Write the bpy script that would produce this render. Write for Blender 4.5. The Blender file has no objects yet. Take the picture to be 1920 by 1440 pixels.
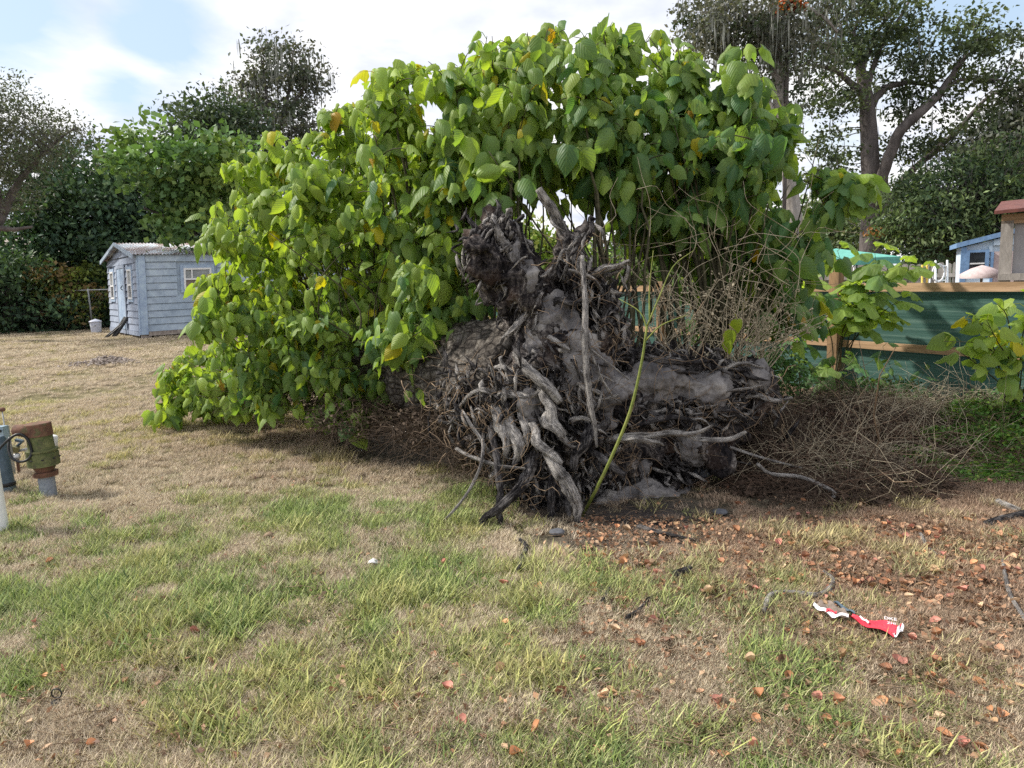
import bpy, math, random
import numpy as np
from mathutils import Matrix, Vector, noise as mnoise

rs = np.random.default_rng(7)
random.seed(7)
scene = bpy.context.scene
COL = scene.collection

# ------------------------------------------------------------------ camera, sky, sun, exposure
FPX = 1350.0
PITCH, ROLL, CAMH = math.radians(8.43), math.radians(-2.0), 1.55
camd = bpy.data.cameras.new('camera')
camd.sensor_width = 36.0
camd.lens = 36.0 * FPX / 1920.0
camd.clip_end = 2000
cam = bpy.data.objects.new('camera', camd)
COL.objects.link(cam)
CM = Matrix.Translation((0, 0, CAMH)) @ Matrix.Rotation(math.pi / 2 - PITCH, 4, 'X') @ Matrix.Rotation(ROLL, 4, 'Z')
cam.matrix_world = CM
scene.camera = cam
R3 = np.array(CM.to_3x3())

SUN_DIR = np.array([-0.70, 0.20, 0.68]); SUN_DIR /= np.linalg.norm(SUN_DIR)
scene.view_settings.view_transform = 'Standard'
scene.view_settings.look = 'None'
scene.view_settings.exposure = 0.62
scene.view_settings.gamma = 1.0
scene.view_settings.use_curve_mapping = False
scene.cycles.max_bounces = 7
scene.cycles.diffuse_bounces = 3
scene.cycles.transmission_bounces = 5
scene.cycles.transparent_max_bounces = 8
scene.cycles.use_denoising = False
scene.cycles.sample_clamp_indirect = 4.0
scene.cycles.sample_clamp_direct = 12.0

sund = bpy.data.lights.new('sun', 'SUN')
sund.energy = 3.9
sund.angle = math.radians(5)
sund.color = (1.0, 0.94, 0.84)
sun = bpy.data.objects.new('sun', sund)
COL.objects.link(sun)
sun.matrix_world = Matrix.Translation((0, 0, 20)) @ Vector(SUN_DIR).to_track_quat('Z', 'Y').to_matrix().to_4x4()


class NT:
    """tiny node helper"""
    def __init__(s, tree):
        s.t = tree; s.n = tree.nodes; s.l = tree.links
        s.n.clear()
    def node(s, typ, **kw):
        nd = s.n.new(typ)
        for k, v in kw.items():
            if k.startswith('i_'):
                s.put(nd.inputs[int(k[2:]) if k[2:].isdigit() else k[2:].replace('_', ' ')], v)
            else:
                setattr(nd, k, v)
        return nd
    def put(s, sock, v):
        if isinstance(v, bpy.types.NodeSocket):
            s.l.new(v, sock)
        elif isinstance(v, bpy.types.Node):
            s.l.new(v.outputs[0], sock)
        else:
            if sock.type == 'RGBA' and hasattr(v, '__len__') and len(v) == 3:
                v = (*v, 1)
            sock.default_value = v
    def math(s, op, a, b=0.0, c=0.0, clamp=False):
        nd = s.n.new('ShaderNodeMath'); nd.operation = op; nd.use_clamp = clamp
        s.put(nd.inputs[0], a); s.put(nd.inputs[1], b); s.put(nd.inputs[2], c)
        return nd.outputs[0]
    def noise(s, vec, scale, detail=4, rough=0.55, dist=0.0):
        nd = s.n.new('ShaderNodeTexNoise')
        if vec is not None: s.put(nd.inputs['Vector'], vec)
        nd.inputs['Scale'].default_value = scale
        nd.inputs['Detail'].default_value = detail
        nd.inputs['Roughness'].default_value = rough
        nd.inputs['Distortion'].default_value = dist
        return nd.outputs[0]
    def ramp(s, fac, stops):
        nd = s.n.new('ShaderNodeValToRGB')
        el = nd.color_ramp.elements
        while len(el) < len(stops): el.new(0.5)
        for e, (p, c) in zip(el, stops):
            e.position = p
            e.color = (c, c, c, 1) if not hasattr(c, '__len__') else (*c, 1)
        s.put(nd.inputs[0], fac)
        return nd.outputs[0]
    def mix(s, fac, a, b, mode='MIX'):
        nd = s.n.new('ShaderNodeMix'); nd.data_type = 'RGBA'; nd.blend_type = mode
        s.put(nd.inputs[0], fac); s.put(nd.inputs[6], a); s.put(nd.inputs[7], b)
        return nd.outputs[2]
    def mapping(s, vec, scale=(1, 1, 1), loc=(0, 0, 0)):
        nd = s.n.new('ShaderNodeMapping')
        s.put(nd.inputs[0], vec); nd.inputs['Scale'].default_value = scale; nd.inputs['Location'].default_value = loc
        return nd.outputs[0]
    def bump(s, h, strength=0.5, dist=0.02):
        nd = s.n.new('ShaderNodeBump')
        nd.inputs['Strength'].default_value = strength; nd.inputs['Distance'].default_value = dist
        s.put(nd.inputs['Height'], h)
        return nd.outputs[0]


# pixel helpers: rays of the photograph turned into places in the world
def ray(px, py):
    d = R3 @ np.array([(px - 960) / FPX, (720 - py) / FPX, -1.0])
    return d
def at(px, py, Y):
    d = ray(px, py)
    return np.array([0, 0, CAMH]) + d * (Y / d[1])
def proj(P):
    P = np.atleast_2d(P) - np.array([0, 0, CAMH])
    q = P @ R3
    return 960 + FPX * q[:, 0] / -q[:, 2], 720 - FPX * q[:, 1] / -q[:, 2], -q[:, 2]
def sstep(a, b, x):
    t = np.clip((np.asarray(x, float) - a) / (b - a), 0, 1)
    return t * t * (3 - 2 * t)
def gz(x, y):
    x = np.asarray(x, float); y = np.asarray(y, float)
    r = 0.33 * sstep(7, 18, y) * (1 - sstep(-2.5, 3.5, x))
    u = 0.018 * np.sin(1.3 * x + .7 * y) + .014 * np.sin(2.9 * x - 2.1 * y + 1) + .008 * np.sin(6.1 * x + 5.3 * y + 2)
    bank = 0.12 * np.exp(-(((x - 3.3) / 1.3) ** 2 + ((y - 6.7) / 1.5) ** 2))
    return r + u + bank
def gnd(px, py):
    d = ray(px, py); z = 0.0
    for _ in range(12):
        t = (z - CAMH) / d[2]
        p = np.array([0, 0, CAMH]) + d * t
        z = float(gz(p[0], p[1]))
    p[2] = z
    return p

world = bpy.data.worlds.new('World'); scene.world = world
world.use_nodes = True
w = NT(world.node_tree)
sky = w.node('ShaderNodeTexSky', sky_type='NISHITA', sun_disc=False)
sky.sun_elevation = math.asin(SUN_DIR[2])
sky.sun_rotation = math.atan2(SUN_DIR[0], SUN_DIR[1])
sky.air_density = 1.1; sky.dust_density = 1.5
tc = w.node('ShaderNodeTexCoord')
sep = w.node('ShaderNodeSeparateXYZ', i_0=tc.outputs['Generated'])
zz = w.math('ADD', w.math('MAXIMUM', sep.outputs[2], 0.0), 0.16)
cmb = w.node('ShaderNodeCombineXYZ', i_0=w.math('DIVIDE', sep.outputs[0], zz), i_1=w.math('DIVIDE', sep.outputs[1], zz))
n1 = w.noise(cmb.outputs[0], 0.85, 8, 0.56, 0.3)
n2 = w.noise(w.mapping(cmb.outputs[0], loc=(3.1, 1.7, 0)), 2.0, 8, 0.55, 0.2)
def skyblob(px, py, rad):
    d = ray(px, py); d = d / np.linalg.norm(d)
    dot = w.node('ShaderNodeVectorMath', operation='DISTANCE')
    w.put(dot.inputs[0], tc.outputs['Generated']); dot.inputs[1].default_value = tuple(d)
    return w.math('SUBTRACT', 1.0, w.math('DIVIDE', dot.outputs['Value'], rad), clamp=True)
hole = w.math('MAXIMUM', skyblob(300, 60, .12), skyblob(20, 20, .14))
hole = w.math('MAXIMUM', hole, w.math('MULTIPLY', skyblob(1720, 30, .2), 0.9))
hole = w.math('MAXIMUM', hole, w.math('MULTIPLY', skyblob(1600, 260, .14), 0.9))
hole = w.math('MAXIMUM', hole, skyblob(230, 170, .09))
cov = w.math('SUBTRACT', w.math('ADD', n1, 0.22), w.math('MULTIPLY', hole, 0.34))
covm = w.ramp(cov, [(0.40, 0.0), (0.50, 0.6), (0.60, 1.0)])
cloud = w.ramp(n2, [(0.34, (6.3, 6.8, 8.3)), (0.46, (8.0, 8.3, 9.2)), (0.56, (10.0, 9.9, 9.9))])
skyb = w.mix(0.6, sky.outputs[0], (6.6, 8.4, 10.5))
skyc = w.mix(covm, skyb, cloud)
bg = w.node('ShaderNodeBackground', i_Color=skyc, i_Strength=0.079)
w.node('ShaderNodeOutputWorld', i_Surface=bg.outputs[0])


# ------------------------------------------------------------------ mesh and object helpers
def mesh(name, V, F, mat=None, smooth=True, uv=None, col=None, tri=None):
    """V (n,3); F (m,4) quads or None; tri (k,3); uv per vertex; col per vertex (n,3)"""
    V = np.asarray(V, np.float32)
    quads = np.asarray(F, np.int32).reshape(-1, 4) if F is not None and len(F) else np.zeros((0, 4), np.int32)
    tris = np.asarray(tri, np.int32).reshape(-1, 3) if tri is not None and len(tri) else np.zeros((0, 3), np.int32)
    me = bpy.data.meshes.new(name)
    me.vertices.add(len(V)); me.vertices.foreach_set('co', V.ravel())
    li = np.concatenate([quads.ravel(), tris.ravel()])
    me.loops.add(len(li)); me.loops.foreach_set('vertex_index', li)
    nq, nt = len(quads), len(tris)
    me.polygons.add(nq + nt)
    ls = np.concatenate([np.arange(nq) * 4, nq * 4 + np.arange(nt) * 3]).astype(np.int32)
    me.polygons.foreach_set('loop_start', ls)
    me.polygons.foreach_set('loop_total', np.concatenate([np.full(nq, 4), np.full(nt, 3)]).astype(np.int32))
    me.polygons.foreach_set('use_smooth', np.full(nq + nt, smooth))
    if uv is not None:
        ul = me.uv_layers.new(name='UVMap')
        ul.data.foreach_set('uv', np.asarray(uv, np.float32)[li].ravel())
    if col is not None:
        a = me.attributes.new('tint', 'FLOAT_COLOR', 'POINT')
        c = np.ones((len(V), 4), np.float32); c[:, :3] = col
        a.data.foreach_set('color', c.ravel())
    me.update(calc_edges=True)
    me.validate()
    if mat: me.materials.append(mat)
    return me

def obj(name, me, parent=None, kind=None, loc=None):
    o = bpy.data.objects.new(name, me); COL.objects.link(o)
    if parent is not None: o.parent = parent
    if loc is not None: o.location = loc
    if kind: o['kind'] = kind
    return o
def tag(o, label, cat, group=None, kind=None):
    o['label'] = label
    if cat: o['category'] = cat
    if group: o['group'] = group
    if kind: o['kind'] = kind
    return o
def thing(name, label, cat, loc=(0, 0, 0), rz=0.0, group=None):
    o = bpy.data.objects.new(name, None); COL.objects.link(o)
    o.location = tuple(float(v) for v in loc); o.rotation_euler = (0, 0, rz); o.empty_display_size = 0.2
    return tag(o, label, cat, group)
def part(name, geo, mat, parent, smooth=True, kind=None, worldspace=True):
    """geo built in world space; the part keeps it relative to its (unrotated) thing"""
    me = geo.build(name, mat, smooth)
    if worldspace and parent is not None:
        base = np.array(parent.location)
        if parent.parent is not None: base = base + np.array(parent.parent.location)
        me.transform(Matrix.Translation(-Vector(base)))
    return obj(name, me, parent, kind)


class Geo:
    def __init__(s):
        s.V = []; s.Q = []; s.T = []; s.U = []; s.C = []; s.n = 0
    def add(s, V, Q=None, T=None, U=None, C=None):
        V = np.asarray(V, float)
        s.V.append(V)
        if Q is not None and len(Q): s.Q.append(np.asarray(Q) + s.n)
        if T is not None and len(T): s.T.append(np.asarray(T) + s.n)
        s.U.append(np.zeros((len(V), 2)) if U is None else np.asarray(U))
        s.C.append(np.ones((len(V), 3)) if C is None else np.broadcast_to(np.asarray(C, float), (len(V), 3)))
        s.n += len(V)
        return s
    def build(s, name, mat=None, smooth=True):
        return mesh(name, np.concatenate(s.V), np.concatenate(s.Q) if s.Q else None, mat, smooth,
                    np.concatenate(s.U), np.concatenate(s.C), np.concatenate(s.T) if s.T else None)
    def box(s, c, size, rot=None, C=None, taper=1.0):
        h = np.array(size) / 2.0
        v = np.array([[x, y, z] for z in (-1, 1) for y in (-1, 1) for x in (-1, 1)], float)
        v[4:, :2] *= taper
        v = v * h
        if rot is not None: v = v @ np.asarray(rot).T
        q = [[0, 2, 3, 1], [4, 5, 7, 6], [0, 1, 5, 4], [2, 6, 7, 3], [0, 4, 6, 2], [1, 3, 7, 5]]
        return s.add(v + np.array(c), q, C=C)
    def tube(s, path, rad, n=8, flute=0.0, cap=True, seed=0, C=None, wob=0.0, ends='cap'):
        V, Q, T, U = tube(path, rad, n, flute, seed, wob)
        return s.add(V, Q, T, U, C)


def catmull(P, per=6):
    P = np.asarray(P, float)
    if len(P) < 3:
        t = np.linspace(0, 1, per + 1)[:, None]
        return P[0] * (1 - t) + P[-1] * t
    Q = np.vstack([2 * P[0] - P[1], P, 2 * P[-1] - P[-2]])
    out = []
    for i in range(1, len(Q) - 2):
        for k in range(per):
            t = k / per
            out.append(0.5 * ((2 * Q[i]) + (-Q[i - 1] + Q[i + 1]) * t + (2 * Q[i - 1] - 5 * Q[i] + 4 * Q[i + 1] - Q[i + 2]) * t * t
                              + (-Q[i - 1] + 3 * Q[i] - 3 * Q[i + 1] + Q[i + 2]) * t ** 3))
    out.append(Q[-2])
    return np.array(out)

def tube(path, rad, n=8, flute=0.0, seed=0, wob=0.0):
    P = np.asarray(path, float)
    m = len(P)
    rad = np.broadcast_to(np.interp(np.linspace(0, 1, m), np.linspace(0, 1, np.size(rad)), np.atleast_1d(rad)), (m,)).copy()
    r = np.random.default_rng(seed + 11)
    if wob:
        P = P + r.normal(0, 1, P.shape) * (rad * wob)[:, None]
    Tn = np.gradient(P, axis=0); Tn /= np.linalg.norm(Tn, axis=1)[:, None] + 1e-9
    up = np.array([0, 0, 1.0]) if abs(Tn[0][2]) < .9 else np.array([1.0, 0, 0])
    N = np.zeros_like(P); N[0] = np.cross(Tn[0], up); N[0] /= np.linalg.norm(N[0])
    for i in range(1, m):
        v = N[i - 1] - Tn[i] * np.dot(N[i - 1], Tn[i]); N[i] = v / (np.linalg.norm(v) + 1e-9)
    B = np.cross(Tn, N)
    th = np.linspace(0, 2 * np.pi, n, endpoint=False)
    prof = np.ones((m, n))
    if flute:
        tw = np.linspace(0, r.uniform(-1.2, 1.2), m)[:, None]
        for k, a in ((2, .5), (3, .6), (5, .5), (7, .35)):
            prof += flute * a * np.sin(k * (th[None] + tw) + r.uniform(0, 6.28) + np.cumsum(r.normal(0, .25, m))[:, None])
        prof += r.normal(0, flute * .25, (m, n))
    V = P[:, None, :] + (rad[:, None] * prof)[..., None] * (np.cos(th)[None, :, None] * N[:, None, :] + np.sin(th)[None, :, None] * B[:, None, :])
    V = V.reshape(-1, 3)
    i = np.arange(m - 1)[:, None] * n; j = np.arange(n)[None, :]; j2 = (j + 1) % n
    Q = np.stack([i + j, i + j2, i + n + j2, i + n + j], -1).reshape(-1, 4)
    L = np.concatenate([[0], np.cumsum(np.linalg.norm(np.diff(P, axis=0), axis=1))])
    U = np.stack([np.broadcast_to((np.abs(th / np.pi - 1))[None], (m, n)) , np.broadcast_to(L[:, None], (m, n))], -1).reshape(-1, 2)
    V = np.vstack([V, P[0], P[-1] + Tn[-1] * rad[-1] * .4]); U = np.vstack([U, [0, 0], [0, L[-1]]])
    a, b = m * n, m * n + 1
    jj = np.arange(n)
    T = np.concatenate([np.stack([np.full(n, a), (jj + 1) % n, jj], -1), np.stack([np.full(n, b), (m - 1) * n + jj, (m - 1) * n + (jj + 1) % n], -1)])
    return V, Q, T, U

def ellipsoid(c, r, nu=18, nv=12, rot=None):
    th = np.linspace(0, 2 * np.pi, nu, endpoint=False); ph = np.linspace(0, np.pi, nv + 2)[1:-1]
    v = np.array([[math.sin(p) * math.cos(t), math.sin(p) * math.sin(t), math.cos(p)] for p in ph for t in th] + [[0, 0, 1], [0, 0, -1]])
    v = v * np.array(r)
    if rot is not None: v = v @ np.asarray(rot).T
    v = v + np.array(c)
    q = []; t3 = []
    for i in range(nv - 1):
        for j in range(nu):
            q.append([i * nu + j, (i + 1) * nu + j, (i + 1) * nu + (j + 1) % nu, i * nu + (j + 1) % nu])
    a, b = nu * nv, nu * nv + 1
    for j in range(nu):
        t3.append([a, j, (j + 1) % nu]); t3.append([b, (nv - 1) * nu + (j + 1) % nu, (nv - 1) * nu + j])
    return v, q, t3

def rotz(a):
    c, s = math.cos(a), math.sin(a)
    return np.array([[c, -s, 0], [s, c, 0], [0, 0, 1.0]])
def euler(a, b, c):
    return np.array(Matrix.Rotation(c, 3, 'Z') @ Matrix.Rotation(b, 3, 'Y') @ Matrix.Rotation(a, 3, 'X'))


# ------------------------------------------------------------------ materials
def new_mat(name):
    m = bpy.data.materials.new(name); m.use_nodes = True
    return m, NT(m.node_tree)
def out(t, sh, disp=None):
    o = t.node('ShaderNodeOutputMaterial'); t.put(o.inputs[0], sh)
def pbsdf(t, color, rough=0.8, normal=None, spec=0.3, metal=0.0):
    b = t.node('ShaderNodeBsdfPrincipled')
    t.put(b.inputs['Base Color'], color); t.put(b.inputs['Roughness'], rough)
    b.inputs['Specular IOR Level'].default_value = spec; t.put(b.inputs['Metallic'], metal)
    if normal is not None: t.put(b.inputs['Normal'], normal)
    return b.outputs[0]

def mottled(name, c1, c2, scale=6, rough=0.8, bump=0.3, bdist=0.01, spec=0.3, stretch=(1, 1, 1), c3=None, metal=0.0, lo=.35, hi=.65):
    m, t = new_mat(name)
    g = t.node('ShaderNodeTexCoord').outputs['Object']
    v = t.mapping(g, stretch)
    n = t.noise(v, scale, 6, 0.6)
    c = t.ramp(n, [(lo, c1), (hi, c2)])
    n2 = t.noise(v, scale * 5.3, 4, 0.6)
    if c3 is not None:
        c = t.mix(t.ramp(t.noise(v, scale * .6, 5, 0.7), [(.52, 0), (.62, 1)]), c, c3)
    c = t.mix(0.35, c, t.ramp(n2, [(.3, .25), (.7, .75)]), 'OVERLAY')
    out(t, pbsdf(t, c, rough, t.bump(t.math('ADD', n, n2), bump, bdist), spec, metal))
    return m

def foliage_mat(name, trans=0.35, rough=0.55, veins=False, spec=0.35, tcol=(1.5, 1.5, .45)):
    m, t = new_mat(name)
    a = t.node('ShaderNodeAttribute', attribute_name='tint').outputs['Color']
    geo = t.node('ShaderNodeNewGeometry')
    nz = t.noise(geo.outputs['Position'], 14.0, 3)
    c = t.mix(t.ramp(nz, [(.35, 0), (.65, .35)]), a, (.5, .45, .08), 'OVERLAY') if veins else a
    nrm = None
    if veins:
        uv = t.node('ShaderNodeUVMap').outputs[0]
        s = t.node('ShaderNodeSeparateXYZ', i_0=uv)
        au = t.math('ABSOLUTE', s.outputs[0])
        fr = t.math('FRACT', t.math('MULTIPLY', t.math('SUBTRACT', s.outputs[1], t.math('MULTIPLY', au, 0.55)), 6.0))
        lat = t.math('LESS_THAN', t.math('ABSOLUTE', t.math('SUBTRACT', fr, .5)), 0.055)
        mid = t.math('LESS_THAN', au, 0.025)
        vein = t.math('MAXIMUM', lat, mid)
        c = t.mix(t.math('MULTIPLY', vein, 0.28), c, (.30, .42, .12))
        puff = t.math('ABSOLUTE', t.math('SUBTRACT', fr, .5))
        nrm = t.bump(t.math('ADD', t.math('MULTIPLY', puff, -1.0), t.math('MULTIPLY', nz, .6)), 0.35, 0.01)
        # the underside of the blade is paler and greyer
        c = t.mix(t.math('MULTIPLY', geo.outputs['Backfacing'], 0.35), c, (.22, .30, .14))
    p = pbsdf(t, c, rough, nrm, spec)
    tr = t.node('ShaderNodeBsdfTranslucent')
    t.put(tr.inputs[0], t.mix(1.0, c, tcol, 'MULTIPLY'))
    if nrm is not None: t.put(tr.inputs['Normal'], nrm)
    mx = t.node('ShaderNodeMixShader'); mx.inputs[0].default_value = trans
    t.put(mx.inputs[1], p); t.put(mx.inputs[2], tr.outputs[0])
    out(t, mx.outputs[0])
    return m

def root_mat(name, dark, mid, light, bias=0.0, along=6.0, around=5.0):
    m, t = new_mat(name)
    uv = t.node('ShaderNodeUVMap').outputs[0]
    pos = t.node('ShaderNodeTexCoord').outputs['Object']
    v = t.mapping(uv, (around, along, 1))
    n1 = t.noise(v, 3.0, 6, .65, .6)
    n2 = t.noise(pos, 9.0, 6, .65)
    n3 = t.noise(t.mapping(uv, (around * 3, along * 1.2, 1)), 4.0, 4, .7)
    mixn = t.math('ADD', t.math('MULTIPLY', n1, .55), t.math('MULTIPLY', n2, .45))
    c = t.ramp(t.math('ADD', mixn, bias), [(.41, dark), (.49, mid), (.60, light)])  # dark shadow hollows and pale highlights painted into the root colour
    h = t.math('ADD', n1, t.math('MULTIPLY', n3, .6))
    out(t, pbsdf(t, c, .9, t.bump(h, 1.0, .02), .15))
    return m

M = {}
M['leaf'] = foliage_mat('broad_leaf', .50, .5, True)
M['foliage'] = foliage_mat('tree_foliage', .22, .6, False, .25, (1.2, 1.3, .5))
M['litter'] = foliage_mat('fallen_leaf', .12, .6, False, .25, (1, .9, .8))
M['stem'] = mottled('green_brown_stem', (.035, .03, .018), (.09, .085, .045), 25, .8, .3, .004)
M['stem_green'] = mottled('green_stem', (.12, .16, .03), (.22, .24, .06), 25, .7, .2, .003)
M['twig_dead'] = mottled('dead_twig', (.13, .09, .06), (.30, .22, .145), 20, .9, .4, .004)
M['twig_pale'] = mottled('pale_straw_stem', (.30, .25, .17), (.55, .48, .35), 20, .9, .3, .003)
M['twig_dark'] = mottled('dark_twig', (.035, .026, .020), (.12, .085, .06), 20, .9, .4, .004)
M['root_pale'] = root_mat('weathered_root', (.040, .037, .037), (.19, .178, .172), (.58, .55, .52), .03)
M['root_dark'] = root_mat('dark_root', (.009, .008, .010), (.045, .041, .043), (.26, .245, .24), .0)
M['bark_oak'] = mottled('oak_bark', (.07, .06, .058), (.17, .15, .145), 3, .9, .8, .05, stretch=(1, 1, .25))
M['bark_pale'] = mottled('pale_bark', (.20, .18, .165), (.38, .35, .32), 3, .9, .8, .05, stretch=(1, 1, .25))
M['moss'] = mottled('hanging_moss', (.16, .17, .15), (.30, .31, .27), 12, .95, .2, .005)
M['lumber'] = mottled('treated_lumber', (.30, .17, .08), (.48, .30, .16), 4, .8, .3, .003, stretch=(.4, .4, 3))
M['lumber_h'] = mottled('rail_lumber', (.26, .165, .09), (.42, .28, .17), 3, .8, .3, .003, stretch=(.5, .5, 8))
M['post_old'] = mottled('old_post', (.13, .085, .045), (.27, .17, .09), 5, .85, .4, .005, stretch=(2, 2, .5))
M['galv'] = mottled('galvanised_steel', (.30, .31, .32), (.45, .46, .47), 8, .5, .2, .002, metal=.4)
M['white_paint'] = mottled('white_paint', (.70, .71, .73), (.80, .81, .82), 4, .6, .1, .002)
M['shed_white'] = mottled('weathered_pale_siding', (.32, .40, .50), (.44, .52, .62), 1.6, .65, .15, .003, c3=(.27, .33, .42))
M['shed_gable'] = mottled('shaded_pale_siding', (.25, .29, .38), (.36, .42, .53), 1.4, .7, .15, .003, c3=(.30, .32, .38))  # darker, greyer copy of the siding: gable shade put into the colour
M['shed_trim'] = mottled('pale_blue_trim', (.31, .41, .56), (.41, .51, .65), 2, .6, .1, .002)
M['black_plastic'] = mottled('black_plastic', (.012, .013, .015), (.03, .032, .035), 6, .45, .1, .002)
M['dark_glass'] = mottled('dark_glass', (.02, .025, .03), (.05, .06, .07), 3, .12, .05, .001, spec=.6)
M['curtain'] = mottled('window_blind', (.25, .27, .28), (.33, .35, .36), 5, .6, .1, .002)
M['brown_board'] = mottled('brown_board', (.15, .12, .10), (.25, .20, .17), 5, .8, .1, .002)
M['grey_wood'] = mottled('weathered_grey_wood', (.22, .20, .18), (.36, .33, .30), 6, .9, .3, .004, stretch=(2, 2, .4))
M['blue_trim'] = mottled('blue_trim', (.14, .25, .44), (.20, .33, .54), 3, .5, .1, .002)
M['pale_siding'] = mottled('white_blue_siding', (.55, .68, .80), (.68, .78, .88), 2, .6, .1, .002)
M['turquoise'] = mottled('turquoise_canvas', (.11, .36, .30), (.16, .45, .38), 2, .6, .1, .003)
M['rust_roof'] = mottled('rusty_red_metal', (.10, .035, .030), (.18, .065, .05), 6, .6, .2, .003)
M['screen'] = mottled('grey_porch_screen', (.26, .25, .26), (.38, .37, .38), 1.5, .7, .1, .002, stretch=(1, 1, .3))
M['bucket'] = mottled('white_plastic', (.52, .55, .66), (.62, .65, .75), 5, .4, .05, .001)
M['grey_pvc'] = mottled('grey_pvc', (.20, .23, .28), (.30, .33, .38), 12, .5, .1, .001)
M['mossy_iron'] = mottled('mossy_green_iron', (.07, .09, .035), (.16, .17, .075), 14, .8, .6, .006, c3=(.08, .07, .05))
M['rust_iron'] = mottled('rusty_iron', (.09, .05, .035), (.20, .10, .07), 16, .85, .6, .006, c3=(.11, .10, .05))
M['slate_tank'] = mottled('slate_blue_plastic', (.05, .08, .11), (.09, .13, .17), 9, .4, .1, .001)
M['box_blue'] = mottled('grey_blue_box', (.20, .29, .36), (.29, .38, .45), 9, .5, .1, .001)
M['brass'] = mottled('dull_brass', (.16, .15, .07), (.30, .28, .15), 20, .5, .2, .002, metal=.5)
M['red_print'] = mottled('red_printed_paper', (.62, .03, .06), (.72, .06, .09), 10, .45, .2, .002)
M['white_print'] = mottled('white_paper', (.75, .73, .75), (.85, .83, .85), 10, .5, .2, .002)
M['umbrella'] = mottled('faded_pink_canvas', (.50, .40, .40), (.60, .50, .50), 3, .8, .1, .002)
M['yellow'] = mottled('yellow_plastic', (.60, .40, .06), (.70, .48, .10), 3, .6, .1, .002)
M['stone'] = mottled('dark_grey_stone', (.07, .075, .09), (.13, .135, .15), 6, .9, .5, .01)
M['bone'] = mottled('dry_grey_debris', (.22, .18, .16), (.42, .37, .33), 14, .9, .5, .01)

# corrugated roof with rust
m, t = new_mat('corrugated_metal'); M['corr'] = m
g = t.node('ShaderNodeTexCoord').outputs['Object']
n = t.noise(t.mapping(g, (1.6, .35, 1)), 1.6, 7, .7, .4)
c = t.ramp(n, [(.44, (.50, .56, .64)), (.52, (.34, .30, .31)), (.60, (.17, .10, .085))])
out(t, pbsdf(t, c, .5, None, .4, .15))

# green privacy mesh with horizontal weave streaks
m, t = new_mat('green_privacy_mesh'); M['mesh'] = m
g = t.node('ShaderNodeTexCoord').outputs['Object']
n = t.noise(t.mapping(g, (.35, .35, 22)), 2.0, 6, .7)
n2 = t.noise(t.mapping(g, (1, 1, 1.5)), 1.2, 4, .6)
n3 = t.noise(t.mapping(g, (6, 6, 90)), 3.0, 2, .6)
c = t.ramp(n, [(.3, (.025, .075, .062)), (.5, (.045, .11, .092)), (.7, (.12, .20, .17))])
c = t.mix(t.ramp(n2, [(.4, 0), (.7, .35)]), c, (.035, .10, .095))
p = pbsdf(t, c, .6, t.bump(t.math('ADD', n, n3), .4, .006), .3)
tr = t.node('ShaderNodeBsdfTranslucent'); t.put(tr.inputs[0], c)
mx = t.node('ShaderNodeMixShader'); mx.inputs[0].default_value = .2
t.put(mx.inputs[1], p); t.put(mx.inputs[2], tr.outputs[0]); out(t, mx.outputs[0])

# the craggy root crown: black decayed wood with grey sand, shadow hollows and highlights painted in
m, t = new_mat('decayed_root_wood'); M['crown_wood'] = m
g = t.node('ShaderNodeTexCoord').outputs['Object']
n1 = t.noise(t.mapping(g, (1, 1, .35)), 7.0, 8, .7, 1.0)
n2 = t.noise(g, 28.0, 6, .7, .5)
n3 = t.noise(g, 2.2, 4, .6)
c = t.ramp(t.math('ADD', t.math('MULTIPLY', n1, .6), t.math('MULTIPLY', n2, .4)),
           [(.40, (.006, .006, .008)), (.48, (.030, .026, .028)), (.54, (.11, .097, .092)), (.63, (.42, .38, .35))])
c = t.mix(t.ramp(n3, [(.55, 0), (.72, .55)]), c, (.13, .075, .045))
out(t, pbsdf(t, c, .95, t.bump(t.math('ADD', n1, t.math('MULTIPLY', n2, .7)), 1.0, .05), .12))
m, t = new_mat('grey_sandy_soil'); M['sand'] = m
g = t.node('ShaderNodeTexCoord').outputs['Object']
n1 = t.noise(g, 5.0, 6, .6)
n2 = t.noise(g, 45.0, 5, .6)
c = t.ramp(n1, [(.3, (.075, .073, .078)), (.52, (.20, .19, .19)), (.70, (.34, .32, .30))])
c = t.mix(t.ramp(n2, [(.3, .35), (.5, 0)]), c, (.03, .028, .03))
out(t, pbsdf(t, c, .95, t.bump(t.math('ADD', n1, t.math('MULTIPLY', n2, .35)), .8, .03), .1))
m, t = new_mat('fallen_trunk_bark'); M['trunk'] = m
g = t.node('ShaderNodeTexCoord').outputs['Object']
vor = t.node('ShaderNodeTexVoronoi', feature='DISTANCE_TO_EDGE'); vor.inputs['Scale'].default_value = 14
t.put(vor.inputs['Vector'], t.mix(.12, t.mapping(g, (.9, .6, 1.4)), t.node('ShaderNodeTexNoise', i_Scale=6.0).outputs[1]))
n1 = t.noise(g, 6.0, 7, .7)
n2 = t.noise(g, 34.0, 5, .7)
c = t.ramp(t.math('ADD', t.math('MULTIPLY', n1, .5), t.math('MULTIPLY', n2, .5)), [(.36, (.030, .026, .024)), (.5, (.13, .115, .10)), (.66, (.34, .32, .29))])
c = t.mix(t.ramp(vor.outputs[0], [(.0, .85), (.12, 0)]), c, (.022, .018, .017))
out(t, pbsdf(t, c, .95, t.bump(t.math('ADD', t.math('MULTIPLY', t.ramp(vor.outputs[0], [(0, 0), (.25, 1)]), 1.0), n2), 1.0, .035), .12))

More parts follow.
